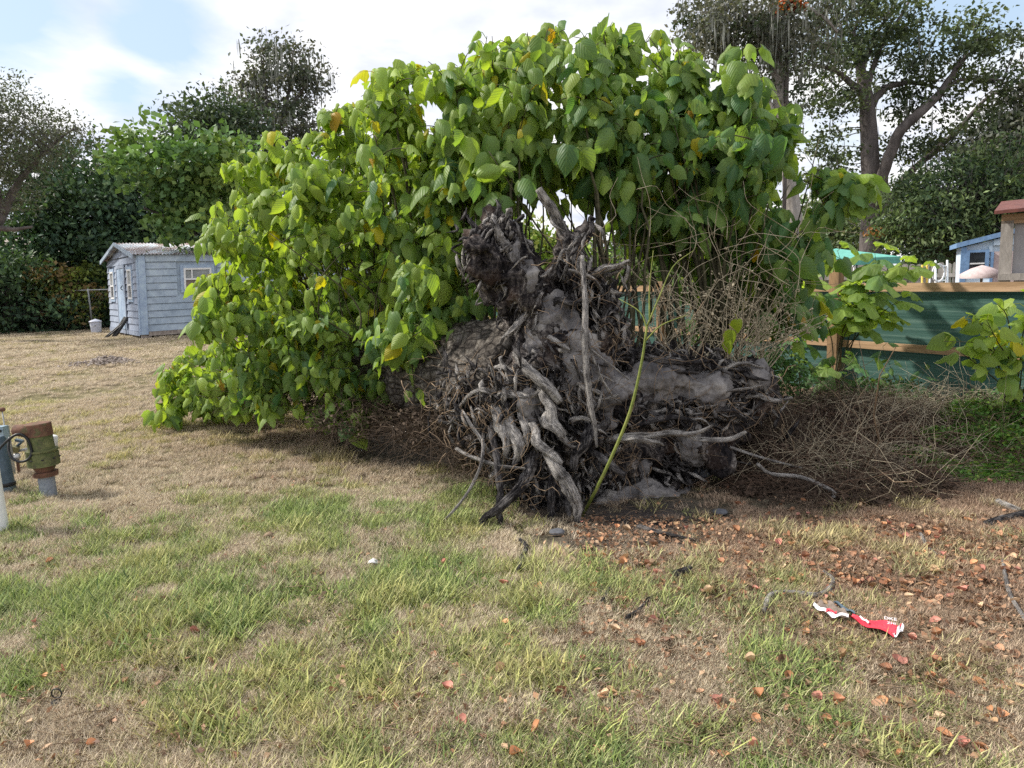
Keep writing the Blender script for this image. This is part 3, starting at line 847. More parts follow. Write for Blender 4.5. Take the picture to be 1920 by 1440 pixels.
ROOTS = [
 ([(1092, 480, 4.8), (1096, 560, 4.62), (1096, 640, 4.55), (1108, 760, 4.5), (1120, 838, 4.48)], [5, 5.5, 6, 6.5, 3], True),
 ([(1098, 560, 4.7), (1104, 640, 4.6), (1126, 705, 4.6), (1150, 745, 4.65), (1165, 755, 4.7)], [4, 3.5, 3, 2.5, 2], True),
 ([(1100, 648, 4.6), (1140, 680, 4.55), (1178, 712, 4.52)], [2.2, 2, 1.2], True),
 ([(965, 665, 4.78), (990, 690, 4.65), (1020, 722, 4.58), (1050, 752, 4.55)], [6, 10, 11, 7], True),
 ([(1012, 715, 4.68), (1030, 760, 4.58), (1040, 800, 4.52), (1060, 825, 4.5), (1078, 842, 4.5)], [12, 11, 10, 7, 3], True),
 ([(1035, 760, 4.62), (1022, 790, 4.55), (1040, 808, 4.5), (1062, 812, 4.5)], [8, 8, 7, 3], True),
 ([(1000, 800, 4.6), (1004, 826, 4.5), (1030, 850, 4.45), (1055, 868, 4.42)], [10, 10, 9, 4], True),
 ([(1020, 845, 4.5), (1045, 880, 4.42), (1068, 915, 4.38), (1082, 955, 4.38), (1086, 985, 4.4)], [9, 12, 14, 10, 5], True),
 ([(1000, 850, 4.6), (990, 890, 4.5), (968, 925, 4.42), (925, 960, 4.38), (905, 978, 4.38), (912, 1002, 4.36), (922, 1018, 4.36)], [12, 11, 9, 8, 7, 5, 3], False),
 ([(1040, 870, 4.6), (1034, 920, 4.5), (1034, 970, 4.45), (1042, 1002, 4.42)], [9, 8, 7, 6], False),
 ([(1110, 800, 4.65), (1095, 830, 4.55), (1080, 860, 4.52), (1074, 880, 4.52)], [14, 13, 10, 6], False),
 ([(1100, 842, 4.6), (1125, 858, 4.5), (1150, 875, 4.45), (1172, 892, 4.42)], [7, 8, 8, 7], False),
 ([(1140, 826, 4.7), (1180, 820, 4.55), (1240, 815, 4.5), (1300, 812, 4.45), (1338, 796, 4.42)], [9, 7, 6.5, 5, 2], True),
 ([(1280, 812, 4.5), (1320, 824, 4.45), (1362, 824, 4.42), (1398, 811, 4.4)], [4, 5, 5, 3], True),
 ([(1150, 822, 4.65), (1190, 824, 4.5), (1225, 828, 4.48), (1245, 836, 4.48)], [7, 6, 5, 2], True),
 ([(918, 800, 4.7), (930, 850, 4.55), (936, 905, 4.45), (935, 960, 4.4), (936, 985, 4.4)], [7, 6, 7, 7, 5], False),
 ([(855, 842, 4.75), (890, 858, 4.6), (930, 872, 4.5), (985, 878, 4.5)], [3, 4, 4, 2.5], True),
 ([(906, 812, 4.7), (902, 870, 4.5), (872, 930, 4.4), (825, 983, 4.35), (785, 1002, 4.33)], [3, 3, 2.8, 2.5, 1.8], True),
 ([(1310, 750, 4.95), (1350, 735, 4.9), (1400, 728, 4.85), (1432, 722, 4.85)], [3.5, 3, 2.6, 1.8], True),
 ([(1380, 742, 5.1), (1420, 742, 5.0), (1455, 750, 4.95), (1485, 746, 4.9)], [7, 6, 4.5, 3], True),
 ([(1372, 690, 5.1), (1405, 700, 5.05), (1432, 722, 5.0), (1440, 740, 5.0)], [7, 7, 5, 2], True),
 ([(1290, 775, 5.1), (1325, 765, 5.0), (1365, 768, 4.95), (1400, 790, 4.95)], [10, 12, 10, 4], False),
 ([(955, 775, 4.75), (960, 810, 4.62), (972, 845, 4.55), (962, 872, 4.55)], [12, 14, 12, 4], True),
 ([(930, 750, 4.8), (938, 795, 4.66), (950, 830, 4.58), (946, 858, 4.58)], [13, 14, 9, 3], True),
 ([(975, 760, 4.74), (985, 800, 4.62), (988, 840, 4.56)], [9, 9, 3], True),
 ([(915, 745, 4.85), (945, 738, 4.72), (985, 742, 4.66), (1010, 735, 4.62)], [7, 9, 8, 3], True),
 ([(925, 860, 4.7), (905, 830, 4.66), (880, 790, 4.7), (868, 770, 4.75)], [4, 4, 4, 2.5], True),
 ([(862, 762, 4.85), (880, 742, 4.75), (905, 730, 4.72), (930, 735, 4.7)], [3, 4, 4, 3], True),
 ([(845, 770, 4.85), (862, 772, 4.75), (870, 790, 4.7), (876, 800, 4.7)], [2.5, 3.5, 4, 2], True),
 ([(1005, 615, 4.9), (1030, 632, 4.78), (1060, 650, 4.72), (1068, 655, 4.72)], [5, 5, 4, 2], True),
 ([(995, 612, 4.95), (1002, 635, 4.85), (1006, 650, 4.82)], [5, 4, 2], True),
 ([(1040, 580, 4.9), (1045, 562, 4.86), (1070, 568, 4.82), (1096, 560, 4.8)], [7, 6, 5, 3], False),
 ([(1110, 520, 5.0), (1135, 505, 4.9), (1160, 498, 4.85), (1180, 490, 4.82)], [9, 8, 6, 3], True),
 ([(1120, 520, 5.0), (1150, 512, 4.9), (1172, 500, 4.85)], [5, 4, 2], True),
 ([(1130, 545, 5.0), (1108, 520, 4.85), (1085, 512, 4.8), (1065, 505, 4.8)], [4, 3.5, 3, 2], True),
 ([(1080, 690, 4.8), (1095, 700, 4.7), (1105, 725, 4.66), (1100, 745, 4.66)], [4, 4, 3, 2], True),
 ([(1085, 795, 4.7), (1070, 790, 4.62), (1085, 783, 4.58), (1112, 790, 4.56)], [4, 5, 5, 3], True),
 ([(1040, 905, 4.7), (1060, 940, 4.6), (1070, 985, 4.5)], [7, 7, 4], False),
 ([(1100, 740, 4.72), (1130, 748, 4.66), (1160, 740, 4.64)], [3, 3, 2], True),
 ([(905, 700, 4.98), (935, 690, 4.88), (960, 700, 4.8), (975, 715, 4.76)], [5, 6, 7, 4], True),
 ([(1000, 660, 4.85), (985, 690, 4.74), (960, 715, 4.7), (930, 725, 4.72)], [6, 7, 7, 4], False),
 ([(1180, 660, 5.0), (1225, 672, 4.92), (1280, 680, 4.9), (1340, 676, 4.95)], [7, 7, 6, 3], False),
 ([(1200, 690, 4.92), (1260, 694, 4.88), (1310, 700, 4.9)], [5, 5, 3], False),
 ([(1180, 800, 4.9), (1215, 790, 4.8), (1260, 782, 4.8), (1300, 790, 4.85)], [6, 6, 6, 3], False),
 ([(1330, 700, 5.05), (1365, 690, 5.0), (1400, 680, 5.0), (1430, 690, 5.02)], [5, 5, 4, 2], True),
 ([(1010, 352, 5.0), (1030, 385, 5.05), (1052, 425, 5.1), (1076, 470, 5.12)], [6, 9, 10, 13], True),
 ([(900, 440, 4.95), (885, 420, 4.95), (872, 400, 4.95)], [7, 4, 1.5], False),
 ([(925, 420, 5.0), (935, 395, 5.0), (930, 372, 5.0)], [8, 5, 1.5], False),
 ([(955, 470, 4.85), (935, 440, 4.83), (925, 412, 4.83)], [10, 8, 3], True),
 ([(888, 450, 4.85), (868, 446, 4.85), (858, 452, 4.85)], [4, 2.5, 1.2], False),
 ([(1100, 450, 5.1), (1110, 430, 5.05), (1105, 415, 5.05)], [7, 5, 2], False),
 ([(985, 590, 4.9), (965, 615, 4.82), (940, 632, 4.8)], [9, 5, 2], True),
]
for a_ in ROOTS: root(*a_)

# ridges of torn bark and wood fibre over the crown, and hair-thin roots
r = np.random.default_rng(21)
g = Geo(); g2 = Geo()
zones = [(925, 470, 4.86, 55, 60, 70, (-.35, 1)), (975, 540, 4.88, 40, 60, 50, (-.35, 1)), (1080, 520, 4.95, 35, 70, 40, (.1, 1)), (1140, 600, 4.95, 45, 80, 50, (.1, 1)),
         (960, 800, 4.72, 75, 90, 110, (.15, 1)), (1010, 720, 4.72, 90, 50, 80, (.7, .7)), (1070, 780, 4.66, 60, 60, 60, (.5, 1)), (1220, 680, 5.0, 130, 28, 70, (1, .1)),
         (1330, 765, 5.0, 100, 30, 70, (1, -.2)), (1230, 775, 4.9, 100, 30, 60, (1, .2)), (1200, 870, 5.0, 100, 50, 60, (.3, 1)), (1140, 900, 4.95, 60, 50, 40, (.2, 1)), (1010, 930, 4.75, 60, 50, 30, (.2, 1)), (880, 760, 4.92, 60, 70, 60, (.4, 1)), (1380, 720, 5.0, 60, 40, 40, (1, .2)),
         (1060, 870, 4.8, 90, 60, 60, (.2, 1)), (1300, 850, 5.0, 60, 40, 30, (1, .6))]
for (cx, cy, Y, rx, ry, cnt, dr) in zones:
    for k in range(int(cnt * 2.2)):
        x = cx + r.normal(0, rx * .5); y = cy + r.normal(0, ry * .5)
        L = r.uniform(14, 60); a = math.atan2(dr[1], dr[0]) + r.normal(0, .5)
        dx, dy = math.cos(a) * L, math.sin(a) * L
        off = r.normal(0, 8, 2); Yk = Y + r.normal(0, .04)
        P_ = path([(x - dx / 2, y - dy / 2, Yk + .06), (x + off[0], y + off[1], Yk), (x + dx / 2, y + dy / 2, Yk + .05)], 3)
        V, Q, T, U = tube(P_, [rpx(.6, Y), rpx(r.uniform(1.5, 4.8), Y), rpx(r.uniform(1.2, 3.5), Y), rpx(.5, Y)], 5, .45, int(r.integers(1e6)), .15)
        (g if r.uniform() < .6 else g2).add(V, Q, T, U)
part('torn_fibres', g, M['root_dark'], tree, kind='stuff')
part('torn_pale_fibres', g2, M['root_pale'], tree, kind='stuff')
g = Geo()
hz_ = [(1130, 700, 4.7, 250, 130, 120), (930, 780, 4.7, 90, 110, 110), (1160, 850, 4.75, 90, 60, 60), (1330, 760, 4.95, 130, 70, 90), (860, 740, 4.9, 70, 80, 70), (960, 900, 4.5, 80, 90, 40), (1110, 620, 4.8, 90, 90, 40), (1090, 480, 4.9, 60, 60, 25)]
for cx, cy, Y, rx, ry, cnt in hz_:
    for k in range(cnt):
        p0 = at(cx + r.normal(0, rx * .5), cy + r.normal(0, ry * .5), Y + r.normal(0, .06))
        pts = [p0]; d = norm(r.normal(0, 1, 3) + np.array([0, -.3, -.5]))
        for s in range(5):
            pts.append(pts[-1] + d * r.uniform(.03, .07)); d = norm(d + r.normal(0, .45, 3) + np.array([0, 0, -.12]))
        V, Q, T, U = tube(pts, [r.uniform(.0015, .004), .0008], 3); g.add(V, Q, T, U)
part('fine_roots', g, M['twig_dead'], tree, kind='stuff')

# ---- leafy shoots
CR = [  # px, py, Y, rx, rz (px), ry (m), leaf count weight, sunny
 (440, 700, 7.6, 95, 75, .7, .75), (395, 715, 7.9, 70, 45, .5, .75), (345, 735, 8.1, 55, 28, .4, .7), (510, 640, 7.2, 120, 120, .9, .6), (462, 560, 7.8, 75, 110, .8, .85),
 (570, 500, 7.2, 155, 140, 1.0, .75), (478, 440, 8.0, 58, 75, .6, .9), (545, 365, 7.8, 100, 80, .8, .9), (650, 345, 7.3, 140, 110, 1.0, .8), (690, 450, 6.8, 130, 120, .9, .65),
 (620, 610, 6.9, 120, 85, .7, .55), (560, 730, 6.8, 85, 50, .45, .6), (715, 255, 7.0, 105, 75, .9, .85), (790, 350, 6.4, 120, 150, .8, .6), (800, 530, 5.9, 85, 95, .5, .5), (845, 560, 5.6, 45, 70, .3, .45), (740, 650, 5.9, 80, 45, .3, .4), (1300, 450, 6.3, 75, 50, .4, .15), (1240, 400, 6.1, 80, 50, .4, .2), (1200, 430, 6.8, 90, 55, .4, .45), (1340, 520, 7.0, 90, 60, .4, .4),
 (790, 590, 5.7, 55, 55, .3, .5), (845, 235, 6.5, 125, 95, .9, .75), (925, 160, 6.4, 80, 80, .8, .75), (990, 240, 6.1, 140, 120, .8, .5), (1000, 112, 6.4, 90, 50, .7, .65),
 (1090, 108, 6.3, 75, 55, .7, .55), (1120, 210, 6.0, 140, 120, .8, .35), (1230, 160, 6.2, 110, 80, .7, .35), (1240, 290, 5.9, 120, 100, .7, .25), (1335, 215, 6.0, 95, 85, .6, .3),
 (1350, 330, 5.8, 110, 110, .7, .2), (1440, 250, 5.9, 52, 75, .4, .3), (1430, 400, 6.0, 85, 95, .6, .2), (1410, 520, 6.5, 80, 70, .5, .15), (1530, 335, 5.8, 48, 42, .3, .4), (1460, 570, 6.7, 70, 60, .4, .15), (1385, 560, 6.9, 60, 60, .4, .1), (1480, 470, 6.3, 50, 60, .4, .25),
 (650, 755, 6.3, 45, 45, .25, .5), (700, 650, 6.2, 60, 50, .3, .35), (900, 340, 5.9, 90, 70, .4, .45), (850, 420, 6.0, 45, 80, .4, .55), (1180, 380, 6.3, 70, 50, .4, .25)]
cw = [at(c[0], c[1], c[2]) for c in CR]
cr_ = [np.array([rpx(c[3], c[2]), c[5], rpx(c[4], c[2])]) for c in CR]
r = np.random.default_rng(5)
tips = []
for k, c in enumerate(CR):
    C0, Rr = cw[k], cr_[k]
    area = (Rr[0] * Rr[2]) * 3.2 + (Rr[0] + Rr[2]) * Rr[1] * 2.0
    n = int(area * 36) + 5
    for i in range(n):
        d = norm(r.normal(0, 1, 3)); f = r.uniform(.80, 1.02) if r.uniform() < .75 else r.uniform(.3, .85)
        if d[2] > .45 and r.uniform() < .12: f = r.uniform(1.08, 1.25)
        p = C0 + d * Rr * f
        if p[2] < gz(p[0], p[1]) + .10: continue
        inside = any(np.sum(((p - cw[j]) / (cr_[j] * .72)) ** 2) < 1 for j in range(len(CR)) if j != k)
        if inside and r.uniform() < .6: continue
        if d[1] > .3 and r.uniform() < .3: continue
        qx, qy, _ = proj(p); qx = qx[0]; qy = qy[0]
        if 925 < qx < 1170 and qy > 365 and r.uniform() < .88: continue
        if f > 1.05 and qy < 95: continue
        if qy < 60 and abs(qx - 1085) > 60: continue
        if qy < 35: continue
        tips.append((p, norm(d * np.array([1, .8, 1]) / 1.0), c[6]))
tips_p = np.array([t_[0] for t_ in tips])
order = r.permutation(len(tips))
nshoot = min(185, len(tips))
sel = order[:nshoot]
basepts = np.concatenate([tp, np.array([at(1060, 600, 5.2), at(1120, 640, 5.2), at(1160, 690, 5.3), at(1230, 690, 5.4), at(1280, 700, 5.5), at(1340, 710, 5.6), at(1180, 680, 5.3)])])
shoot_pts = []; shoot_dirs = []
for i in sel:
    p, d, sn = tips[i]
    w_ = np.linalg.norm((basepts - p) * np.array([1.2, .8, .15]), axis=1) + r.uniform(0, .7, len(basepts))
    b = basepts[np.argmin(w_)] + r.normal(0, .05, 3)
    L = np.linalg.norm(p - b)
    up = np.array([0, 0, 1.0])
    mid = b + (p - b) * .45 + up * L * .16 * (1 if p[2] > b[2] + .6 else 1.3) + r.normal(0, .05 * L, 3)
    t = np.linspace(0, 1, 12)[:, None]
    curve = (1 - t) ** 2 * b + 2 * t * (1 - t) * mid + t * t * p
    curve[1:-1] += r.normal(0, .01, (10, 3))
    gg = Geo(); rr = .007 + .0045 * L
    V, Q, T, U = tube(curve, [rr, rr * .7, rr * .35], 5, .05, int(i)); gg.add(V, Q, T, U)
    part('shoot', gg, M['stem'], tree)
    shoot_pts.append(curve)
SP = np.concatenate([c[3:] for c in shoot_pts])
SD = np.concatenate([norm(np.gradient(c, axis=0))[3:] for c in shoot_pts])
gtw = Geo()
leaves = []
selset = set(sel.tolist())
for i, (p, d, sn) in enumerate(tips):
    if i in selset:
        j = list(sel).index(i); tdir = norm(shoot_pts[j][-1] - shoot_pts[j][-3])
    else:
        q = SP - p; q2 = np.linalg.norm(q, axis=1) + .3 * np.maximum(0, q[:, 2] + .05)
        j = int(np.argmin(q2)); s0 = SP[j]
        mid = s0 + (p - s0) * .5 + SD[j] * .25 * np.linalg.norm(p - s0)
        t = np.linspace(0, 1, 5)[:, None]
        cv = (1 - t) ** 2 * s0 + 2 * t * (1 - t) * mid + t * t * p
        V, Q, T, U = tube(cv, [.006, .0025], 4); gtw.add(V, Q, T, U)
        tdir = norm(cv[-1] - cv[-2])
    pxx = float(proj(p)[0][0])
    big = .152 if pxx > 760 else .138
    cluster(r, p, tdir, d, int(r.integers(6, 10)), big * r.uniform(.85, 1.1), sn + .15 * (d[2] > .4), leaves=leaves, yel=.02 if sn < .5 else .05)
part('twigs', gtw, M['stem'], tree, kind='stuff')
# straight bare stems that show in the opening above the root crown
r = np.random.default_rng(15)
for k in range(34):
    x0 = r.uniform(900, 1420); Yk = r.uniform(5.4, 6.3)
    x1 = x0 + r.normal(0, 90) + (x0 - 1150) * .15
    y0 = 610 + r.uniform(-20, 60) ; y1 = r.uniform(200, 380)
    gg = Geo()
    V, Q, T, U = tube(path([(x0, y0, Yk), ((x0 + x1) / 2 + r.normal(0, 14), (y0 + y1) / 2, Yk), (x1, y1, Yk)], 5), [r.uniform(.006, .013), .004], 5); gg.add(V, Q, T, U)
    part('shoot', gg, M['stem'], tree)
for k in range(30):   # bare twiggy stems low on the left, below the canopy
    x0 = r.uniform(640, 960); Yk = r.uniform(5.9, 7.2)
    gg = Geo()
    V, Q, T, U = tube(path([(x0, 640, Yk), (x0 + r.normal(-20, 30), 560, Yk), (x0 + r.normal(-40, 80), r.uniform(420, 520), Yk)], 4), [r.uniform(.005, .010), .003], 4); gg.add(V, Q, T, U)
    part('shoot', gg, M['stem'], tree)
# low leafy sprigs hanging before the trunk
for (bx, by, Y, tx, ty, n, sn) in [(760, 560, 5.8, 790, 600, 12, .45), (830, 560, 5.7, 845, 590, 9, .4), (700, 640, 6.0, 725, 690, 10, .3), (770, 690, 5.6, 782, 755, 6, .35), (640, 700, 6.2, 640, 745, 11, .45),
                                   (560, 690, 6.5, 560, 745, 12, .5), (480, 700, 6.8, 470, 750, 12, .6), (420, 740, 7.1, 400, 775, 9, .6), (330, 735, 7.9, 300, 735, 9, .5), (900, 300, 5.6, 905, 360, 9, .4), (1190, 330, 5.6, 1200, 370, 8, .35),
                                   (1020, 290, 5.7, 1010, 330, 7, .4), (700, 590, 6.2, 690, 620, 8, .45), (870, 520, 5.9, 880, 470, 6, .3), (1180, 430, 5.9, 1170, 390, 6, .3), (1160, 300, 5.6, 1150, 340, 6, .35), (750, 420, 6.0, 760, 470, 9, .55)]:
    a, b = at(bx, by - 30, Y + .3), at(tx, ty, Y)
    gg = Geo(); V, Q, T, U = tube(catmull([a, (a + b) / 2 + [0, -.05, .06], b], 4), [.007, .003], 4); gg.add(V, Q, T, U)
    part('shoot', gg, M['stem'], tree)
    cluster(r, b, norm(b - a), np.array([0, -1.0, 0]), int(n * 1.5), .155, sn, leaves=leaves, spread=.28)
emit_leaves(leaves, tree, M['leaf'])
print('shrub leaves', len(leaves), 'tips', len(tips))

# ================================================================== GREEN SCREENED FENCE
def fence_pt(px, z):
    """point of the fence line seen at photo column px, at height z"""
    X0, Y0 = 3.88, 9.36
    k = ray(px, 600); k = k[0] / k[1]
    t = (X0 - k * Y0) / (1 + 1.85 * k)
    return np.array([X0 - t, Y0 + 1.85 * t, z])
fdir = norm(np.array([1.0, -1.85, 0])); fnorm = np.array([-fdir[1], fdir[0], 0])
if fnorm[1] > 0: fnorm = -fnorm
fb = fence_pt(1577, 0)
fence = thing('screened_fence', 'low lumber rail fence covered in dark green privacy mesh on the right behind the brush', 'fence', fb)
Rf = np.stack([fdir, np.cross([0, 0, 1.0], fdir), [0, 0, 1.0]], 1)
ends = (fence_pt(860, 0), fence_pt(2350, 0))
Lf = np.linalg.norm(ends[1] - ends[0])
nU, nV_ = 150, 22
g = Geo()
u = np.linspace(0, 1, nU)[None, :]; v = np.linspace(0, 1, nV_)[:, None]
pos = ends[0][None, None] + (ends[1] - ends[0])[None, None] * u[..., None]
hh = -.02 + 1.265 * v
wav = .018 * np.sin(u * 60 + 3 * v) * np.sin(v * 5) + .012 * np.sin(v * 55 + 2 * np.sin(u * 9))
Vm = pos + np.zeros((nV_, 1, 1)) + fnorm * (wav[..., None] - .02) + np.array([0, 0, 1.0]) * hh[..., None]
i = np.arange(nV_ - 1)[:, None] * nU; j = np.arange(nU - 1)[None, :]
g.add(Vm.reshape(-1, 3), np.stack([i + j, i + j + 1, i + nU + j + 1, i + nU + j], -1).reshape(-1, 4))
part('mesh_screen', g, M['mesh'], fence)
def rail(za, zb, h, off, mat, jx):
    cuts = [fence_pt(x, 0) for x in jx]
    for a, b in zip(cuts[:-1], cuts[1:]):
        c = (a + b) / 2 + fnorm * off; c[2] = za
        g = Geo().box((0, 0, 0), (np.linalg.norm(b - a) - .006, .04, h), Rf)
        g.V[0] = g.V[0] + c
        part('rail', g, mat, fence, smooth=False)
rail(1.285, 0, .095, .035, M['lumber_h'], [900, 1170, 1420, 1577, 1990, 2350])
rail(.60, 0, .085, .035, M['lumber_h'], [900, 1170, 1420, 1577, 1990, 2350])
for x, ztop, m_ in ((1577, 1.62, 'post_old'), (1250, 1.4, 'post_old'), (1010, 1.4, 'post_old'), (2120, 1.4, 'post_old')):
    a = fence_pt(x, 0); g = Geo().box((0, 0, 0), (.135, .10, ztop + .1), Rf); g.V[0] = g.V[0] + a + fnorm * .11 + [0, 0, ztop / 2 - .05]
    part('post', g, M[m_], fence, smooth=False)

# ================================================================== PLANTS BY THE FENCE
def sprig_plant(name, label, cat, basepx, Y, stems, kinds, size, sunny, nper=5, seed=0, flat=.6, group=None, spread=.3, stem='stem', nsing=60, yel=.02, rad=.008):
    r = np.random.default_rng(seed)
    b = at(basepx[0], basepx[1], Y); b[2] = gz(b[0], b[1])
    root_ = thing(name, label, cat, b, group=group)
    lv = []
    for s in stems:
        P_ = np.array([b] + [at(*q) for q in s])
        cv = catmull(P_, 5)
        gg = Geo(); V, Q, T, U = tube(cv, [rad, rad * .7, rad * .3], 5, .05, seed); gg.add(V, Q, T, U)
        part('stem', gg, M[stem], root_)
        n = nper
        for i in range(n):
            f = 1 - (i / n) * .55
            k = int(f * (len(cv) - 1)); att = cv[k]; td = norm(cv[min(k + 1, len(cv) - 1)] - cv[max(k - 1, 0)])
            az = i * 2.4 + r.uniform(0, 1)
            h = np.array([math.cos(az), math.sin(az) , 0])
            L = size * r.uniform(.7, 1.1)
            bs_ = att + norm(h + [0, 0, .4]) * L * .55
            l = Leaf(); l.base = bs_; l.att = att; l.y = norm(h + np.array([0, 0, -.35 + r.normal(0, .2)])); l.n = norm(np.array([0, 0, 1.0]) * (flat + .2) + h * .4 + np.array([0, -.45, 0]) + r.normal(0, .2, 3))
            l.size = L; l.kind = kinds[r.integers(0, len(kinds))]; l.col = leaf_colour(r, sunny, yel); l.bend = r.uniform(0, .5)
            lv.append(l)
    emit_leaves(lv, root_, M['leaf'], nsing, 14)
    return root_

sprig_plant('sapling', 'young sapling with broad lobed bright green leaves leaning over the fence post', 'sapling', (1560, 740), 8.2,
            [[(1600, 640, 8.1), (1625, 545, 7.9), (1700, 490, 7.6)], [(1590, 640, 8.1), (1600, 560, 8.0), (1570, 470, 7.9)], [(1590, 600, 8.1), (1640, 520, 8.0), (1640, 470, 7.9)],
             [(1600, 640, 8.0), (1650, 590, 7.9), (1690, 560, 7.8)], [(1560, 640, 8.1), (1530, 560, 8.0), (1500, 500, 7.9)], [(1590, 600, 8.0), (1660, 530, 7.8), (1740, 500, 7.6)], [(1590, 650, 8), (1640, 610, 7.9), (1660, 600, 7.9)],
             [(1580, 640, 8.0), (1600, 590, 7.8), (1580, 560, 7.8)], [(1580, 620, 8.0), (1620, 560, 7.8), (1610, 520, 7.8)]],
            ['palm'], .36, .62, 8, 31, .8, yel=0)
sprig_plant('sapling', 'dark low lobed-leaf sapling in the shade at the foot of the fence post', 'sapling', (1500, 760), 8.0,
            [[(1500, 700, 7.9), (1470, 650, 7.8)], [(1540, 700, 7.8), (1590, 670, 7.7)], [(1480, 690, 7.8), (1440, 620, 7.8)], [(1560, 720, 7.6), (1630, 680, 7.5)], [(1500, 660, 7.8), (1520, 600, 7.8)], [(1540, 720, 7.5), (1500, 690, 7.4)]],
            ['palm', 'lobed'], .24, .1, 6, 32, .7, yel=0)
sprig_plant('sapling', 'light green drooping sapling at the right edge in front of the green mesh', 'sapling', (1890, 840), 6.0,
            [[(1880, 720, 5.9), (1850, 620, 5.8), (1810, 600, 5.7)], [(1900, 700, 5.9), (1890, 600, 5.8), (1870, 570, 5.7)], [(1910, 700, 5.9), (1920, 610, 5.8), (1930, 560, 5.7)], [(1900, 720, 5.9), (1850, 650, 5.8), (1770, 640, 5.6)],
             [(1890, 740, 5.9), (1840, 690, 5.8), (1800, 660, 5.7)], [(1910, 740, 5.9), (1915, 680, 5.8), (1905, 650, 5.7)], [(1900, 700, 5.9), (1870, 640, 5.7), (1850, 600, 5.6)], [(1930, 700, 5.9), (1960, 620, 5.8), (1980, 580, 5.7)], [(1915, 760, 5.9), (1930, 700, 5.7)]],
            ['heart', 'lobed'], .175, .72, 8, 33, .1, yel=.04)
sprig_plant('weed', 'straggly dark weed with small leaves against the green mesh right of the post', 'weed', (1680, 800), 7.6,
            [[(1680, 720, 7.5), (1655, 650, 7.5)], [(1700, 740, 7.5), (1740, 690, 7.4)], [(1660, 740, 7.5), (1620, 700, 7.4)], [(1700, 750, 7.4), (1760, 730, 7.3)], [(1720, 770, 7.3), (1790, 750, 7.2)]],
            ['narrow'], .12, .1, 9, 34, .4, yel=0, rad=.005)

# slender yellow-green stem crossing the root plate
b = gnd(1092, 968); st = thing('green_stem', 'slender yellow-green stem leaning up across the dark root plate', 'sapling', b)
g = Geo(); P_ = np.vstack([b, path([(1118, 918, 4.42), (1150, 850, 4.38), (1182, 770, 4.36), (1203, 680, 4.36), (1213, 612, 4.36)], 4)])
V, Q, T, U = tube(P_, [.011, .010, .007], 7, .03, 3); g.add(V, Q, T, U); part('stem', g, M['stem_green'], st)
for pts in ([(1213, 612, 4.36), (1235, 560, 4.36), (1262, 500, 4.4), (1300, 470, 4.4)], [(1214, 620, 4.36), (1200, 585, 4.4), (1160, 560, 4.5)], [(1218, 600, 4.36), (1218, 540, 4.4), (1225, 470, 4.4)], [(1210, 640, 4.36), (1240, 610, 4.3), (1290, 590, 4.3)]):
    g = Geo(); V, Q, T, U = tube(path(pts, 4), [.006, .002], 5); g.add(V, Q, T, U); part('branch', g, M['stem_green'], st)
# two bright single leaves caught in the dead weeds
lv = []
r = np.random.default_rng(3)
for (x, y, Y, s) in ((1372, 630, 5.0, .13), (1382, 610, 5.0, .10), (1366, 650, 5.0, .10)):
    l = Leaf(); l.att = at(x - 6, y - 22, Y); l.base = at(x, y - 10, Y); l.y = norm([0.1, 0, -1]); l.n = np.array([0, -1., .2]); l.size = s; l.kind = 'heart'; l.col = np.array([.26, .36, .04]); l.bend = .2; lv.append(l)
emit_leaves(lv, st, M['leaf'], 10)

# dead pale weeds, curled seed heads
wgrp = 'dead weeds rooted along the top of the root plate'
def dead_weed(cx, cy, Y, n, spanx, h, seed, label):
    r = np.random.default_rng(seed)
    b = at(cx, cy, Y)
    root_ = thing('dead_weed', label, 'dead plant', b, group=wgrp)
    g = Geo(); gh = Geo()
    for k in range(n):
        x1 = cx + r.normal(.35, .5) * spanx; y1 = cy - h * r.uniform(.35, 1.0)
        p1 = at(x1, y1, Y + r.normal(0, .15)); p0 = b + r.normal(0, .04, 3)
        mid = (p0 + p1) / 2 + np.array([r.normal(0, .08), r.normal(0, .05), .04])
        cv = catmull([p0, mid, p1], 4)
        V, Q, T, U = tube(cv, [.0042, .0018], 3); g.add(V, Q, T, U)
        for q in range(4):
            s0 = cv[int(r.integers(3, len(cv)))]; d = norm(r.normal(0, 1, 3) + [0, 0, .5]); L = r.uniform(.04, .13)
            e = s0 + d * L; tipd = norm(d + [0, 0, -1.2])
            V, Q, T, U = tube(np.array([s0, s0 + d * L * .6, e, e + tipd * .02]), [.002, .0014, .0012], 3); g.add(V, Q, T, U)
            for z in range(2):
                V, Q, T = ellipsoid(e + tipd * (.012 + .012 * z) + r.normal(0, .006, 3), (.007, .005, .010), 5, 3, euler(*r.uniform(0, 3, 3))); gh.add(V, Q, T)
    part('stem', g, M['twig_pale'], root_, kind='stuff'); part('seed_head', gh, M['twig_pale'], root_, kind='stuff')
dead_weed(1300, 690, 5.3, 20, 90, 170, 1, 'pale dead weed with curled seed heads, nearest the slender green stem')
dead_weed(1370, 690, 5.4, 30, 120, 200, 2, 'widest pale dead weed, fanning right from the top of the root plate')
dead_weed(1420, 700, 5.6, 26, 90, 190, 3, 'pale dead weed at the far right end of the root plate')
dead_weed(1240, 660, 5.3, 14, 90, 170, 4, 'thin dead weed left of the others, behind the slender green stem')
